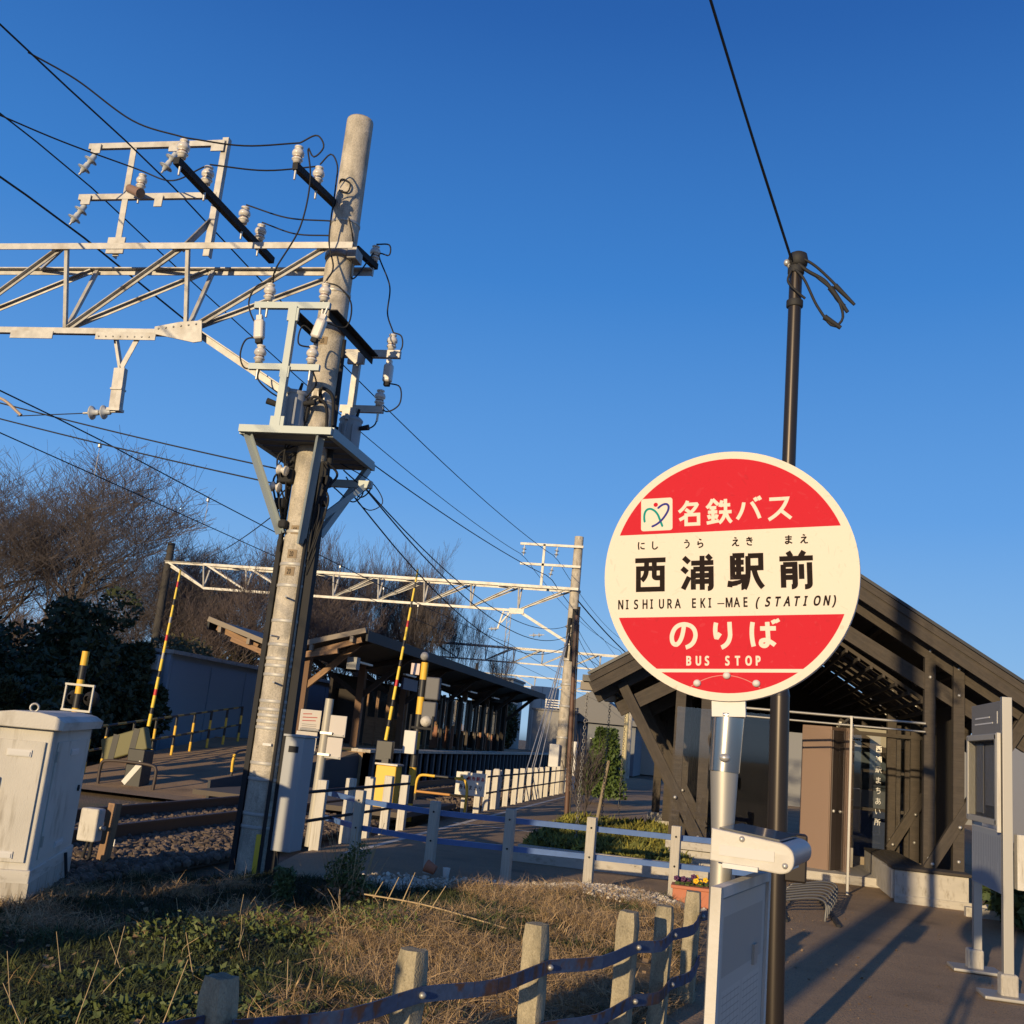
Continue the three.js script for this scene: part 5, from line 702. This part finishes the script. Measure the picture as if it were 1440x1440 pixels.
{ // information board
  const b = thing('information_board', 'tall grey information board on two steel legs at the right edge', 'information board', [2.27, 0, -9.65]);
  part('leg', rbox(.075, 2.3, .07, .004, 0, 1.15, .53), M.steelMat, b); part('leg', rbox(.07, 2.26, .07, .004, .02, 1.13, -.55), M.steelMat, b);
  for (const z of [.53, -.55]) { part('leg_socket', rbox(.13, .17, .13, .02, 0, .105, z), M.paleStone, b); part('base_plate', rbox(.4, .03, .3, .01, 0, .02, z), M.steelMat, b); }
  part('header_panel', rbox(.05, .26, 1.0, .004, -.01, 2.14, 0), mat(.24, .23, .22, .5, { metalness: .3 }), b); part('header_line', [box(.003, .012, .62, -.037, 2.1, -.06), box(.003, .012, .5, -.037, 2.15, -.1), box(.003, .1, .012, -.037, 2.14, .4)], M.white2, b);
  const cs = part('display_case', [rbox(.09, .05, 1.0, .006, -.03, 1.98, 0), rbox(.09, .05, 1.0, .006, -.03, 1.3, 0), rbox(.09, .72, .05, .006, -.03, 1.64, .48), rbox(.09, .72, .05, .006, -.03, 1.64, -.5)], mat(.42, .40, .36, .5, { metalness: .3 }), b); part('case_back', box(.02, .7, .98, .0, 1.64, 0), mat(.12, .12, .125, .7), cs); part('case_glass', box(.006, .64, .92, -.07, 1.64, 0), M.glass, cs); part('timetable_sheet', [box(.004, .58, .25, -.014, 1.64, -.28), box(.004, .5, .3, -.014, 1.67, .06)], mat(.32, .31, .30, .8), cs);
  part('case_edge', rbox(.03, .78, .03, .004, -.06, 1.62, .53), M.cream, b);
  const tx = canvasTex(256, 128, (c) => { c.fillStyle = '#8d929a'; c.fillRect(0, 0, 256, 128); c.strokeStyle = '#5b606a'; c.lineWidth = 2; for (let k = 0; k < 16; k++) { c.beginPath(); c.moveTo(14 + k * 15, 12); c.lineTo(14 + k * 15, 60 + (k * 29) % 50); c.stroke(); } }); const pg = new THREE.PlaneGeometry(1.0, .46); pg.rotateY(-Math.PI / 2); pg.translate(-.031, 1.0, 0); part('poster_board', rbox(.04, .48, 1.02, .004, -.01, 1.0, 0), mat(.36, .37, .39, .6), b); part('poster', fin(pg), matT(tx, .7), b);
  part('side_box', rbox(.1, .42, .1, .006, .12, 1.02, .5), M.cream, b);
}
{ // planter with low ground cover
  const p = thing('planter', 'low white kerbed planting bed beside the shelter', 'planter', [-1.5, 0, -17]); wpart('front_kerb', [rbox(2.5, .22, .09, .006, -1.3, .11, -14.12)], M.paleStone, p); wpart('side_kerb', [beam(V(-2.58, .06, -14.1), V(-2.78, .06, -20.3), .1, .13)], M.paleStone, p); wpart('soil', quadPoly([[-2.5, -14.1], [-.3, -14.1], [-.75, -20.4], [-2.72, -20.3]], .08), M.dirt, p);
  const r = rng(51);
  scatter('ground_cover', 'low yellow green ground cover filling the planting bed', 'ground cover', tuftGeo(9, 12, .1, .9, .018), whiteTwo, 4200, (o) => { const t = r(), x = -2.5 - .2 * t + r() * (2.2 - .3 * t), z = -14.2 - 6 * t; o.position.set(x, .06 + .14 * r() + .1 * fbm(x, z, 5, 2, 9), z); o.rotation.set((r() - .5) * 1.6, r() * 6.3, (r() - .5) * 1.6); const s = .6 + .8 * r(); o.scale.set(s, s, s); return true; }, (c) => { const k = .5 + .8 * r(), y = r(); c.setRGB((.10 + .16 * y) * k, (.125 + .10 * y) * k, .035 * k); });
}
{ // bicycle stand, flower tub, small litter
  const b = thing('bicycle_stand', 'low grey tubular bicycle stand beside the black pole', 'bicycle stand', [.95, 0, -12.6]);
  for (let k = 0; k < 7; k++) { const z = .75 - k * .3, x = -.34 + k * .05; part('rack_bar', [tube([V(x + .06, .05, z + .02), V(x, .1, z), V(x + .03, .17, z), V(x + .12, .19, z - .02), V(x + .5, .24, z - .12), V(x + .58, .2, z - .14), V(x + .58, .02, z - .14)], .014, 30)], mat(.16, .155, .15, .5, { metalness: .6 }), b); }
  part('base_rail', [box(.04, .03, 2.2, -.18, .015, -.2)], M.dark, b); part('base_rail', [box(.04, .03, 2.2, .36, .015, -.3)], M.dark, b);
  const f = thing('flower_tub', 'terracotta tub of yellow and purple pansies behind the fence', 'flower pot', [-.16, 0, -11.95]); part('tub', [rbox(.5, .2, .24, .02, 0, .11, 0), rbox(.54, .035, .28, .01, 0, .2, 0)], M.terracotta, f);
  const r = rng(77); for (let k = 0; k < 16; k++) { const x = -.22 + .44 * r(), z = -.08 + .16 * r(), y = .25 + .06 * r(); const g = part('flower', [0, 1, 2, 3, 4].map((j) => sph(.017, x + Math.cos(j * 1.257) * .017, y + Math.sin(j * 1.257) * .017, z + .01, .8, 5)), x > -.02 ? mat(.85, .5, .02, .7) : mat(.10, .03, .09, .7), f); }
  part('leaves', mergeGeometries(Array.from({ length: 40 }, () => { const g = new THREE.PlaneGeometry(.05, .03); g.rotateX(r() * 6); g.rotateY(r() * 6); g.translate(-.24 + .48 * r(), .215 + .05 * r(), -.1 + .2 * r()); return fin(g); })), mat(.06, .09, .02, .8, { side: THREE.DoubleSide }), f);
  one('broken_pot', [lathe([[.0, 0], [.05, 0], [.07, .12], [.06, .12], [.045, .02]], 14).rotateZ(1.2).translate(-3.0, .08, -11.6)], M.terracotta, 'small tipped terracotta pot at the foot of a blue rail fence post', 'flower pot');
  one('white_cup', [lathe([[0, 0], [.032, 0], [.042, .1], [.038, .1], [.03, .01]], 14).translate(-2.86, .03, -11.55)], M.white2, 'small white cup beside the tipped terracotta pot', 'cup');
  const t = thing('tubular_guard', 'white tubular guard rail behind the information board', 'guard rail', [5.2, 0, -16.5]); for (const z of [0, -1.2]) part('hoop', tube([V(-.5, 0, z), V(-.5, .75, z), V(-.4, .85, z), V(.4, .85, z), V(.5, .75, z), V(.5, 0, z)], .03, 40, 8), M.white2, t);
  const k = one('verge_kerb', [rbox(1.1, .12, .12, .01, 3.6, .05, -14.2)], M.paleStone, 'short pale kerb stone right of the shelter bench', 'kerb');
}

// ------------------------------------------------------------------ vegetation
function leafCloud(seed, n, vol, size) {          // many small leaf faces through a volume given by vol(r) -> point
  const r = rng(seed), pos = [], nor = [];
  for (let i = 0; i < n; i++) { const p = vol(r), s = size * (.5 + r()), a = V(r() - .5, r() - .5, r() - .5).normalize(), b = V(r() - .5, r() - .5, r() - .5).cross(a).normalize(), c = a.clone().cross(b); const q = [p.clone().addScaledVector(a, s), p.clone().addScaledVector(b, s * .45), p.clone().addScaledVector(a, -s), p.clone().addScaledVector(b, -s * .45)]; for (const t of [0, 1, 2, 0, 2, 3]) { pos.push(q[t].x, q[t].y, q[t].z); nor.push(c.x, c.y, c.z); } }
  const g = new THREE.BufferGeometry(); g.setAttribute('position', new THREE.Float32BufferAttribute(pos, 3)); g.setAttribute('normal', new THREE.Float32BufferAttribute(nor, 3)); g.setAttribute('uv', new THREE.Float32BufferAttribute(new Float32Array(pos.length / 3 * 2), 2)); return g;
}
const ball = (r) => { const v = V(r() * 2 - 1, r() * 2 - 1, r() * 2 - 1); return v.length() > 1 ? ball(r) : v; };
const leafM = (r, g, b) => mat(r, g, b, .65, { side: THREE.DoubleSide });
function bareTree(seed, H, spread, o = {}) {      // returns [limb geometry, twig geometry]
  const r = rng(seed), big = { p: [], n: [] }, fine = { p: [], n: [] };
  const prism = (A, a, b, ra, rb, k) => { const d = b.clone().sub(a).normalize(), s = (Math.abs(d.y) > .9 ? V(1, 0, 0) : V(0, 1, 0)).cross(d).normalize(), t = d.clone().cross(s); for (let i = 0; i < k; i++) { const c0 = Math.cos(i / k * 6.2832), s0 = Math.sin(i / k * 6.2832), c1 = Math.cos((i + 1) / k * 6.2832), s1 = Math.sin((i + 1) / k * 6.2832), n0 = s.clone().multiplyScalar(c0).addScaledVector(t, s0), n1 = s.clone().multiplyScalar(c1).addScaledVector(t, s1); const q = [[a, n0, ra], [a, n1, ra], [b, n1, rb], [a, n0, ra], [b, n1, rb], [b, n0, rb]]; for (const [c, n, w] of q) { A.p.push(c.x + n.x * w, c.y + n.y * w, c.z + n.z * w); A.n.push(n.x, n.y, n.z); } } };
  const maxL = o.levels ?? 6;
  const grow = (p, d, L, rad, lv) => {
    const n = lv < 2 ? 4 : 3; let a = p, dir = d.clone(), ra = rad; const kids = [];
    for (let i = 0; i < n; i++) {
      dir.add(V((r() - .5) * .34, (r() - .5) * .3 + (lv > 1 ? (o.up ?? .11) : .04), (r() - .5) * .34)).normalize(); const b = a.clone().addScaledVector(dir, L / n), rb = Math.max(.0045, ra * (lv === 0 ? .86 : .78)); prism(lv < 3 ? big : fine, a, b, ra, rb, lv < 2 ? 8 : lv < 4 ? 4 : 3); a = b; ra = rb;
      if (lv < maxL && i >= (lv === 0 ? 1 : 0)) kids.push([a.clone(), dir.clone(), ra, i]);
    }
    for (const [q, dd, kr, i] of kids) { const c = i === n - 1 ? 2 + (r() < .5 ? 1 : 0) : r() < (lv === 0 ? .9 : (o.fill ?? .78)) ? 1 : 0; for (let j = 0; j < c; j++) { const az = r() * 6.283, sp = (o.spread ?? .75) * (.6 + .7 * r()); const nd = dd.clone().add(V(Math.cos(az) * sp * spread, (r() - (o.dip ?? .18)) * .75, Math.sin(az) * sp * spread)).normalize(); grow(q, nd, L * (o.ratio ?? .68) * (.75 + .5 * r()), kr * .68, lv + 1); } }
  };
  grow(V(0, -.2, 0), V((o.lean ?? 0), 1, 0).normalize(), H * (o.trunk ?? .3), H * (o.girth ?? .022), 0);
  const G = (A) => { const g = new THREE.BufferGeometry(); g.setAttribute('position', new THREE.Float32BufferAttribute(A.p, 3)); g.setAttribute('normal', new THREE.Float32BufferAttribute(A.n, 3)); g.setAttribute('uv', new THREE.Float32BufferAttribute(A.p.filter((_, i) => i % 3 !== 2).map((v) => v), 2)); g.computeBoundingBox(); const k = H / g.boundingBox.max.y; return g; };
  const out = [G(big), G(fine)], top = Math.max(out[1].boundingBox.max.y, out[0].boundingBox.max.y), k = H / top; out.forEach((g) => g.scale(k, k, k)); return out;
}
function plantTree(name, label, geos, twigM, p, turn, group) { const t = thing(name, label, 'tree', p, turn, group); part('trunk', geos[0], M.bark, t); part('crown', geos[1], twigM, t); return t; }
const again = (t, label, p, turn, s = 1) => { const c = t.clone(); c.name = numbered(t.name.replace(/_\d+$/, '')); c.position.set(...p); c.rotation.y = turn; c.scale.setScalar(s); c.userData = { ...t.userData, label }; scene.add(c); return c; };
{
  const A = bareTree(11, 11.2, 1.25, { levels: 6, spread: .9, ratio: .74, trunk: .25, girth: .024, up: .06, dip: .27, fill: .78 }), B = bareTree(23, 11, 1.2, { levels: 6, spread: .9, ratio: .74, trunk: .25, girth: .022, lean: .3, up: .06, dip: .26, fill: .78 }), C = bareTree(37, 10.5, .62, { levels: 6, spread: .62, ratio: .68, trunk: .34, girth: .016 }), D = bareTree(41, 9.6, .72, { levels: 6, spread: .66, ratio: .68, trunk: .3, girth: .017 }), E = bareTree(53, 5.6, 1.1, { levels: 6, spread: .9, ratio: .74, trunk: .2, girth: .02 });
  const t1 = plantTree('bare_tree', 'large spreading bare tree left of the far barrier with dark forked trunk', A, M.twig, [-24.8, .3, -36], 0);
  const t2 = plantTree('bare_tree', 'big bare tree with leaning trunk at the far left edge', B, M.twig, [-27.3, .4, -34.5], 2.2);
  again(t1, 'bare tree filling the top left corner of the wood, behind the leaning one', [-32, .3, -38], 2, 1.02); again(t2, 'lower bare tree between the big forked tree and the leftmost gantry pole', [-21.6, .3, -39], 4, .8); again(t1, 'bare tree directly behind the leftmost far gantry pole', [-22.6, .4, -44], 1, .85); again(t2, 'spreading bare tree low behind the container roof and hedge', [-21.5, .2, -35.5], 3.6, .72);
  const t3 = plantTree('brush_tree', 'reddish brown brushy tree above the blue grey wall', E, M.twigRed, [-16.6, 1.2, -33], 0);
  again(t3, 'low dense brush under the big bare tree at the left', [-25.5, .4, -35], 1.2, .95); again(t3, 'low dense brush under the leaning tree at the left edge', [-29, .4, -36], 2.6, 1.0); again(t3, 'low dense brush behind the far barrier pole', [-22.4, .4, -34.8], 5.1, .9); again(t3, 'reddish brushy tree behind the left end of the canopy roof', [-15.4, 1.4, -36], 2, 1.05); again(t3, 'reddish brushy tree left of those behind the gantry, nearest the wall', [-19.4, .8, -37], 4, 1.0); again(t3, 'reddish brushy tree seen over the middle of the canopy roof', [-16.2, 1.5, -44], 5, 1.1); again(t3, 'reddish brushy tree above canopy, just right of big concrete pole', [-15.8, 1.2, -40], 3, 1.1);
  const t4 = plantTree('tall_bare_tree', 'tall slender bare tree behind canopy, just right of the big pole', C, M.twig, [-19.6, .6, -49], 0); again(t4, 'broad bare tree filling the sky right of big pole', [-18.4, .4, -47], 4.4, 1.0); again(t4, 'bare tree leaning behind second gantry lattice over the canopy', [-15.8, .4, -50], .8, .92);
  const t5 = plantTree('tall_bare_tree', 'tall bare tree behind canopy beside the raised near barrier pole', D, M.twig, [-17.6, .6, -51], 1); t5.scale.setScalar(1.12);
  again(t4, 'tall bare tree just right of the near barrier pole tip', [-16.4, .6, -52], 2, 1.08); again(t5, 'tall bare tree between near barrier pole and second gantry middle', [-15.2, .6, -53], 3, 1.08); again(t4, 'slim bare tree above the middle of canopy roof', [-14.2, .4, -55], 4, .92); again(t5, 'smaller bare tree at the right end of tree row', [-13.0, .2, -57], 5, .72); again(t4, 'hazy bare tree hidden partly by the big pole', [-21.2, .6, -47], 5.4, .95); again(t5, 'bare tree showing left of the big pole over the wall', [-22.5, .6, -45], .5, .92); again(t4, 'bare tree behind the reddish brush left of the pole', [-24, .6, -44], 3.3, .88); again(t5, 'low bare tree at the foot of the tree row near canopy end', [-12.4, .2, -62], 2.5, .6);
  again(t4, 'distant bare tree peeping out left of the bus stop disc', [-.9, 0, -70], 1.3, .85);
}
{ // dark evergreen hedge and undergrowth on the left
  const r = rng(88); let n = 0;
  const labels = ['dark evergreen bush at the left edge with a few yellow fruits', 'dark evergreen bush beneath the big forked bare tree', 'dark evergreen bush just left of the far barrier pole', 'tall dark evergreen bush behind the leftmost gantry pole', 'dark evergreen bush beside the end of the blue grey wall', 'olive bush over the top of blue grey wall', 'dark low bush behind the far crossing signal', 'dark olive bush under left canopy wing'];
  [[-18.6, -22.6, 2.2, 3.6], [-16.6, -22.4, 2.1, 3.1], [-15.0, -22.2, 1.5, 3.0], [-15.9, -23.7, 1.7, 4.7], [-14.75, -23.9, 1.0, 3.3], [-16.4, -29.5, 2.0, 3.7], [-14.8, -19.8, 1.5, 1.9], [-16.2, -36, 2.4, 4.0]].forEach(([x, z, w, h], i) => {
    const b = thing('evergreen_bush', labels[i], 'bush', [x, 0, z]);
    const blobs = Array.from({ length: 22 }, () => { const y = r(); return [(r() - .5) * (2.1 - 1.1 * y) * w, h * (.08 + .78 * y), (r() - .5) * 1.3 * w, w * (.16 + .26 * r())]; });
    part('foliage', leafCloud(400 + i, 9000, (q) => { const c = blobs[Math.floor(q() * 22)], p = ball(q); p.normalize().multiplyScalar(Math.cbrt(.35 + .65 * q())); return V(c[0] + p.x * c[3], Math.max(.02, c[1] + p.y * c[3]), c[2] + p.z * c[3]); }, .085), i === 5 || i === 7 ? leafM(.085, .075, .03) : leafM(.04, .052, .02), b);
    part('stem', [cyl(V(0, -.1, 0), V(.1, h * .6, 0), .09, .04, 7), cyl(V(.2, -.1, .2), V(.6, h * .5, .3), .06, .03, 6)], M.bark, b);
    if (!i) part('fruit', [0, 1, 2, 3, 4, 5].map((k) => sph(.06, -.2 + k * .22 + r() * .1, 2.7 + r() * .3, 2.0 + .1 * r(), 1, 6)), mat(.7, .5, .04, .6), b);
  });
  const gb = thing('green_bush', 'feathery green bush beyond the rain chains by the road', 'bush', [-3.15, 0, -30]); part('foliage', leafCloud(433, 6000, (q) => { const t = q(), p = ball(q); return V(p.x * (.75 - .45 * t), .2 + 1.9 * t, p.z * (.75 - .45 * t)); }, .06), leafM(.07, .11, .02), gb); part('stem', [cyl(V(0, 0, 0), V(0, 1.5, 0), .05, .02, 7)], M.bark, gb);
  const tb = thing('platform_tree', 'dark rounded tree showing between the canopy posts', 'tree', [-13.2, 0, -62]); part('crown', leafCloud(434, 5000, (q) => { const p = ball(q); return V(p.x * 1.4, 2.3 + p.y * 1.8, p.z * 1.4); }, .12), leafM(.06, .07, .025), tb); part('trunk', [cyl(V(0, 0, 0), V(0, 2, 0), .15, .1, 8)], M.bark, tb);
  const sb = thing('small_sapling', 'thin leafless sapling tied to a stake in front of shelter posts', 'sapling', [-2.35, 0, -19.2]); const sg = bareTree(61, 1.9, .8, { levels: 4, spread: .6, ratio: .75, trunk: .35, girth: .012 }); part('trunk', sg[0], M.bark, sb); part('crown', sg[1], M.twig, sb); part('stake', [cyl(V(.25, 0, .1), V(.42, 1.35, .1), .035, .03, 7)], mat(.25, .2, .14, .8), sb);
  const rb = thing('dark_shrub', 'dark spiky shrub behind the information board at right edge', 'shrub', [3.75, 0, -13.4]); part('foliage', leafCloud(436, 5000, (q) => { const p = ball(q); return V(p.x * .7, .45 + p.y * .45, p.z * .9); }, .07), leafM(.05, .075, .02), rb); part('stem', [cyl(V(0, 0, 0), V(0, .4, 0), .03)], M.bark, rb);
  const gs = thing('weedy_shrub', 'leafy weed clump with dead stems at the foot of the blue rail fence', 'shrub', [-3.15, -.02, -9.2]);
  part('foliage', leafCloud(437, 2600, (q) => { const t = q() * q(), p = ball(q); return V(p.x * (.3 - .22 * t) + .06 * Math.sin(t * 9), .04 + .56 * t, p.z * (.28 - .2 * t)); }, .02), leafM(.085, .11, .028), gs); part('dead_stem', Array.from({ length: 46 }, () => cyl(V((r() - .5) * .3, 0, (r() - .5) * .3), V((r() - .5) * .55, .35 + .4 * r(), (r() - .5) * .5), .004, .002, 4)), M.straw, gs); part('dead_leaves', leafCloud(438, 900, (q) => { const p = ball(q); return V(p.x * .34, .04 + Math.abs(p.y) * .2, .08 + p.z * .28); }, .022), leafM(.24, .13, .06), gs);
  const g2 = thing('weedy_shrub', 'small upright green weed beside the base of big pole', 'shrub', [-3.5, 0, -8.55]); part('foliage', leafCloud(439, 900, (q) => { const t = q(), p = ball(q); return V(p.x * .1, .03 + .32 * t, p.z * .1); }, .02), leafM(.07, .10, .03), g2);
  const iv = thing('weed_patch', 'broad leaved green weeds in the bottom left corner of the verge', 'weeds', [-2.7, 0, -5.3]);
  part('foliage', leafCloud(440, 5200, (q) => { const p = ball(q); const x = p.x * .95, z = p.z * 1.1; return V(x, .03 + .16 * Math.abs(p.y) * (.55 + .45 * Math.sin(x * 5 + z * 7)), z); }, .026), leafM(.075, .10, .028), iv); part('dead_stem', Array.from({ length: 14 }, () => { const x = (r() - .5) * 1.7, z = (r() - .5) * 1.9; return cyl(V(x, 0, z), V(x + (r() - .5) * .4, .15 + .3 * r(), z + (r() - .5) * .4), .004, .002, 4); }), M.straw, iv);
  const wm = [['leafy green weed clump standing on the sunlit edge of the verge', [-3.0, .0, -7.3], .5, 1500], ['yellow green weed clump between the leafy weeds and dry grass', [-2.45, .02, -7.9], .45, 1100], ['dark leafy weed clump at foot of the cabinet shadow', [-3.4, 0, -6.6], .55, 1500]];
  wm.forEach(([lb, p, w, n], i) => { const c = thing('weed_clump', lb, 'weeds', p); part('foliage', leafCloud(470 + i, n, (q) => { const v = ball(q); return V(v.x * w, .03 + .17 * Math.abs(v.y) * (.5 + q()), v.z * w * .8); }, .02), leafM(.10, .125, .03), c); for (let k = 0; k < 5; k++) { const x = (r() - .5) * w * 1.6, z = (r() - .5) * w * 1.4; part('dead_stem', tube([V(x, 0, z), V(x + (r() - .5) * .1, .14, z), V(x + (r() - .5) * .3, .2 + .14 * r(), z + (r() - .5) * .2)], .002, 6, 4), M.straw, c); } });
  const bs = thing('fallen_stick', 'long pale dead stick lying across the dry grass', 'stick', [-2.3, .14, -8.7]); part('stem', [tube([V(-.6, .03, -.2), V(0, .05, .05), V(.75, .0, .3)], .007, 20, 6)], M.straw, bs); part('shoot', [0, 1, 2, 3, 4].map((k) => cyl(V(-.5 + k * .14, .02, -.15 + k * .05), V(-.46 + k * .15 + .03, .16 + .06 * (k % 3), -.14 + k * .05), .006, .003, 5)), M.straw, bs);
}

{ const r = rng(611); const lf = new THREE.PlaneGeometry(.045, .03, 2, 1); const lp = lf.attributes.position; for (let i = 0; i < lp.count; i++) lp.setZ(i, Math.abs(lp.getX(i)) * .35); lf.rotateX(-Math.PI / 2); lf.computeVertexNormals();
  scatter('fallen_leaves', 'scattered dead leaves and crumbs on the paving and grass', 'fallen leaves', lf, whiteTwo, 900, (o) => { const g = r() < .6, x = g ? -4.6 + 4.6 * r() : .2 + 6 * r() * r(), z = g ? -12 + 8.5 * r() : -13.5 + 9 * r(), q = inside(x, z, LAWN); if (g && !q) return false; o.position.set(x, (q ? lawnY(x, z) + .02 : .004), z); o.rotation.set((r() - .5) * .7, r() * 6.3, (r() - .5) * .7); const s = q ? .5 + r() : .25 + .45 * r(); o.scale.set(s, s, s); return true; }, (c) => { const k = .5 + .7 * r(); c.setRGB(.34 * k, .22 * k, .11 * k); }); }

// ------------------------------------------------------------------ buildings beyond
{
  const c = thing('blue_grey_wall', 'long blue grey panelled container wall beyond the ramp', 'container', [-14.1, 0, -32]);
  wpart('body', [box(2.3, 2.75, 14.5, -15.25, 1.5, -32.0)], M.wallBlue, c); for (let k = 0; k < 7; k++) wpart('panel', [box(.03, 2.5, 2.1, -14.085, 1.45, -25.9 - k * 2.2)], M.wallBlue, c); wpart('roof', [box(2.5, .1, 14.8, -15.2, 2.92, -32.0)], M.galv, c); wpart('corner_post', [box(.12, 2.8, .12, -14.1, 1.5, -24.72)], M.wallBlue, c); wpart('vent_box', [rbox(.5, .4, .3, .03, -14.5, 2.6, -24.6)], M.white2, c); wpart('gas_bottle', [cyl(V(-14.7, .1, -24.4), V(-14.7, 1.3, -24.4), .18)], mat(.4, .42, .45, .5), c);
  const far = (name, label, x, z, w, h, d, wm, rm, rh) => { const b = thing(name, label, 'house', [x, 0, z]); part('wall', [box(w, h, d, 0, h / 2, 0)], wm, b); const s = new THREE.Shape([new THREE.Vector2(-w / 2 - .4, 0), new THREE.Vector2(w / 2 + .4, 0), new THREE.Vector2(0, rh)]), e = new THREE.ExtrudeGeometry(s, { depth: d + .8, bevelEnabled: false }); e.translate(0, h, -d / 2 - .4); part('roof', fin(e), rm, b); for (let k = 0; k < Math.floor(w / 2); k++) { const q = part('window', [box(.9, 1.0, .08, -w / 2 + 1.2 + k * 2, h * .5, d / 2 + .02)], M.dark, b); part('frame', [box(1.0, .06, .1, -w / 2 + 1.2 + k * 2, h * .5 - .53, d / 2 + .03), box(1.0, .06, .1, -w / 2 + 1.2 + k * 2, h * .5 + .53, d / 2 + .03)], M.white2, q); } return b; };
  const wb = thing('white_building', 'pale cylindrical silo and white building past the canopy end', 'building', [-14.2, 0, -72]); part('silo', [cyl(V(2.1, 0, 0), V(2.1, 5.2, 0), 1.0, 1.0, 24)], M.plasterWhite, wb); part('wall', [box(2.4, 5.4, 4, -1.0, 2.7, 0)], M.plasterWhite, wb); part('roof', [box(2.6, .15, 4.2, -1.0, 5.47, 0)], M.roofGrey, wb); part('window', [box(.8, .9, .06, -1.2, 3.2, 2.03)], M.dark, wb); part('band', [box(.05, 5.2, .05, 1.3, 2.6, .9), box(.05, 5.2, .05, 2.1, 2.6, 1.0)], M.galv, wb);
  far('grey_roofed_house', 'house with dark grey roof behind the second gantry pole', -7.6, -66, 5.4, 2.9, 6, mat(.16, .17, .19, .8), M.roofGrey, 1.9);
  far('peach_house', 'peach walled house right of the thin brown pole', -5.2, -74, 3.4, 3.4, 6, M.plasterPeach, mat(.3, .24, .2, .8), 1.2);
  const sh = thing('grey_shed', 'small grey shed with slatted vent behind the guy wires', 'shed', [-9.6, .9, -62]); part('wall', [box(2.4, 2.4, 2.4, 0, 1.2, 0)], mat(.24, .23, .22, .8), sh); part('roof', [box(2.6, .1, 2.6, 0, 2.45, 0)], M.roofGrey, sh); for (let k = 0; k < 4; k++) part('slat', [box(1.3, .06, .05, .1, 2.62 + k * .14, 1.1)], M.white2, sh); part('vent_frame', [box(.06, .6, .06, -.5, 2.8, 1.08), box(.06, .6, .06, .7, 2.8, 1.08)], M.white2, sh);
  const pp = thing('thin_mast', 'thin pale lattice mast behind the canopy', 'mast', [-13.9, 0, -66]); part('leg', [cyl(V(-.12, 0, 0), V(-.12, 9.6, 0), .035, .03, 6), cyl(V(.12, 0, 0), V(.12, 9.6, 0), .035, .03, 6)], M.galv, pp); part('rung', Array.from({ length: 24 }, (_, k) => beam(V(-.12, .4 * k, 0), V(.12, .4 * k + .3, 0), .02, .02)), M.galv, pp); part('top_arm', [box(.9, .06, .06, 0, 9.5, 0)], M.galv, pp);
  const yb = thing('pale_pole', 'pale yellow street pole in front of the peach house', 'pole', [-4.35, 0, -50]); part('shaft', [cyl(V(0, 0, 0), V(0, 4.4, 0), .13, .1, 12)], mat(.5, .43, .25, .7), yb); part('cap', [sph(.1, 0, 4.4, 0, .5, 10)], mat(.5, .43, .25, .7), yb);
  // unseen left house added to shade the hedge; then the far right row
  const h = far('added_shade_house', 'unseen house added left of the railway to shade the hedge and wall', -20.6, -12.5, 10.2, 5.2, 5, M.plasterPeach, M.roofGrey, 1.0); h.rotation.y = 0;
  far('right_house', 'low pale house on the far right behind the shelter', 13, -34, 9, 3.4, 8, M.plasterWhite, M.roofGrey, 1.8);
  far('shop_building', 'wide grey building behind the glass of the shelter', 5.2, -46, 9, 3.2, 5, mat(.2, .2, .2, .8), M.roofGrey, 1.4);
  const bo = thing('added_shade_bollard', 'unseen concrete bollard added before the near fence to shade its posts', 'bollard', [-2.32, 0, -1.1]); part('shaft', [rbox(.26, 1.25, .2, .02, 0, .6, 0)], M.concrete, bo); part('cap', [rbox(.28, .05, .22, .02, 0, 1.25, 0)], M.concrete, bo);  // unseen post added so its shadow falls on the nearest fence posts
}
renderer.render(scene, camera);
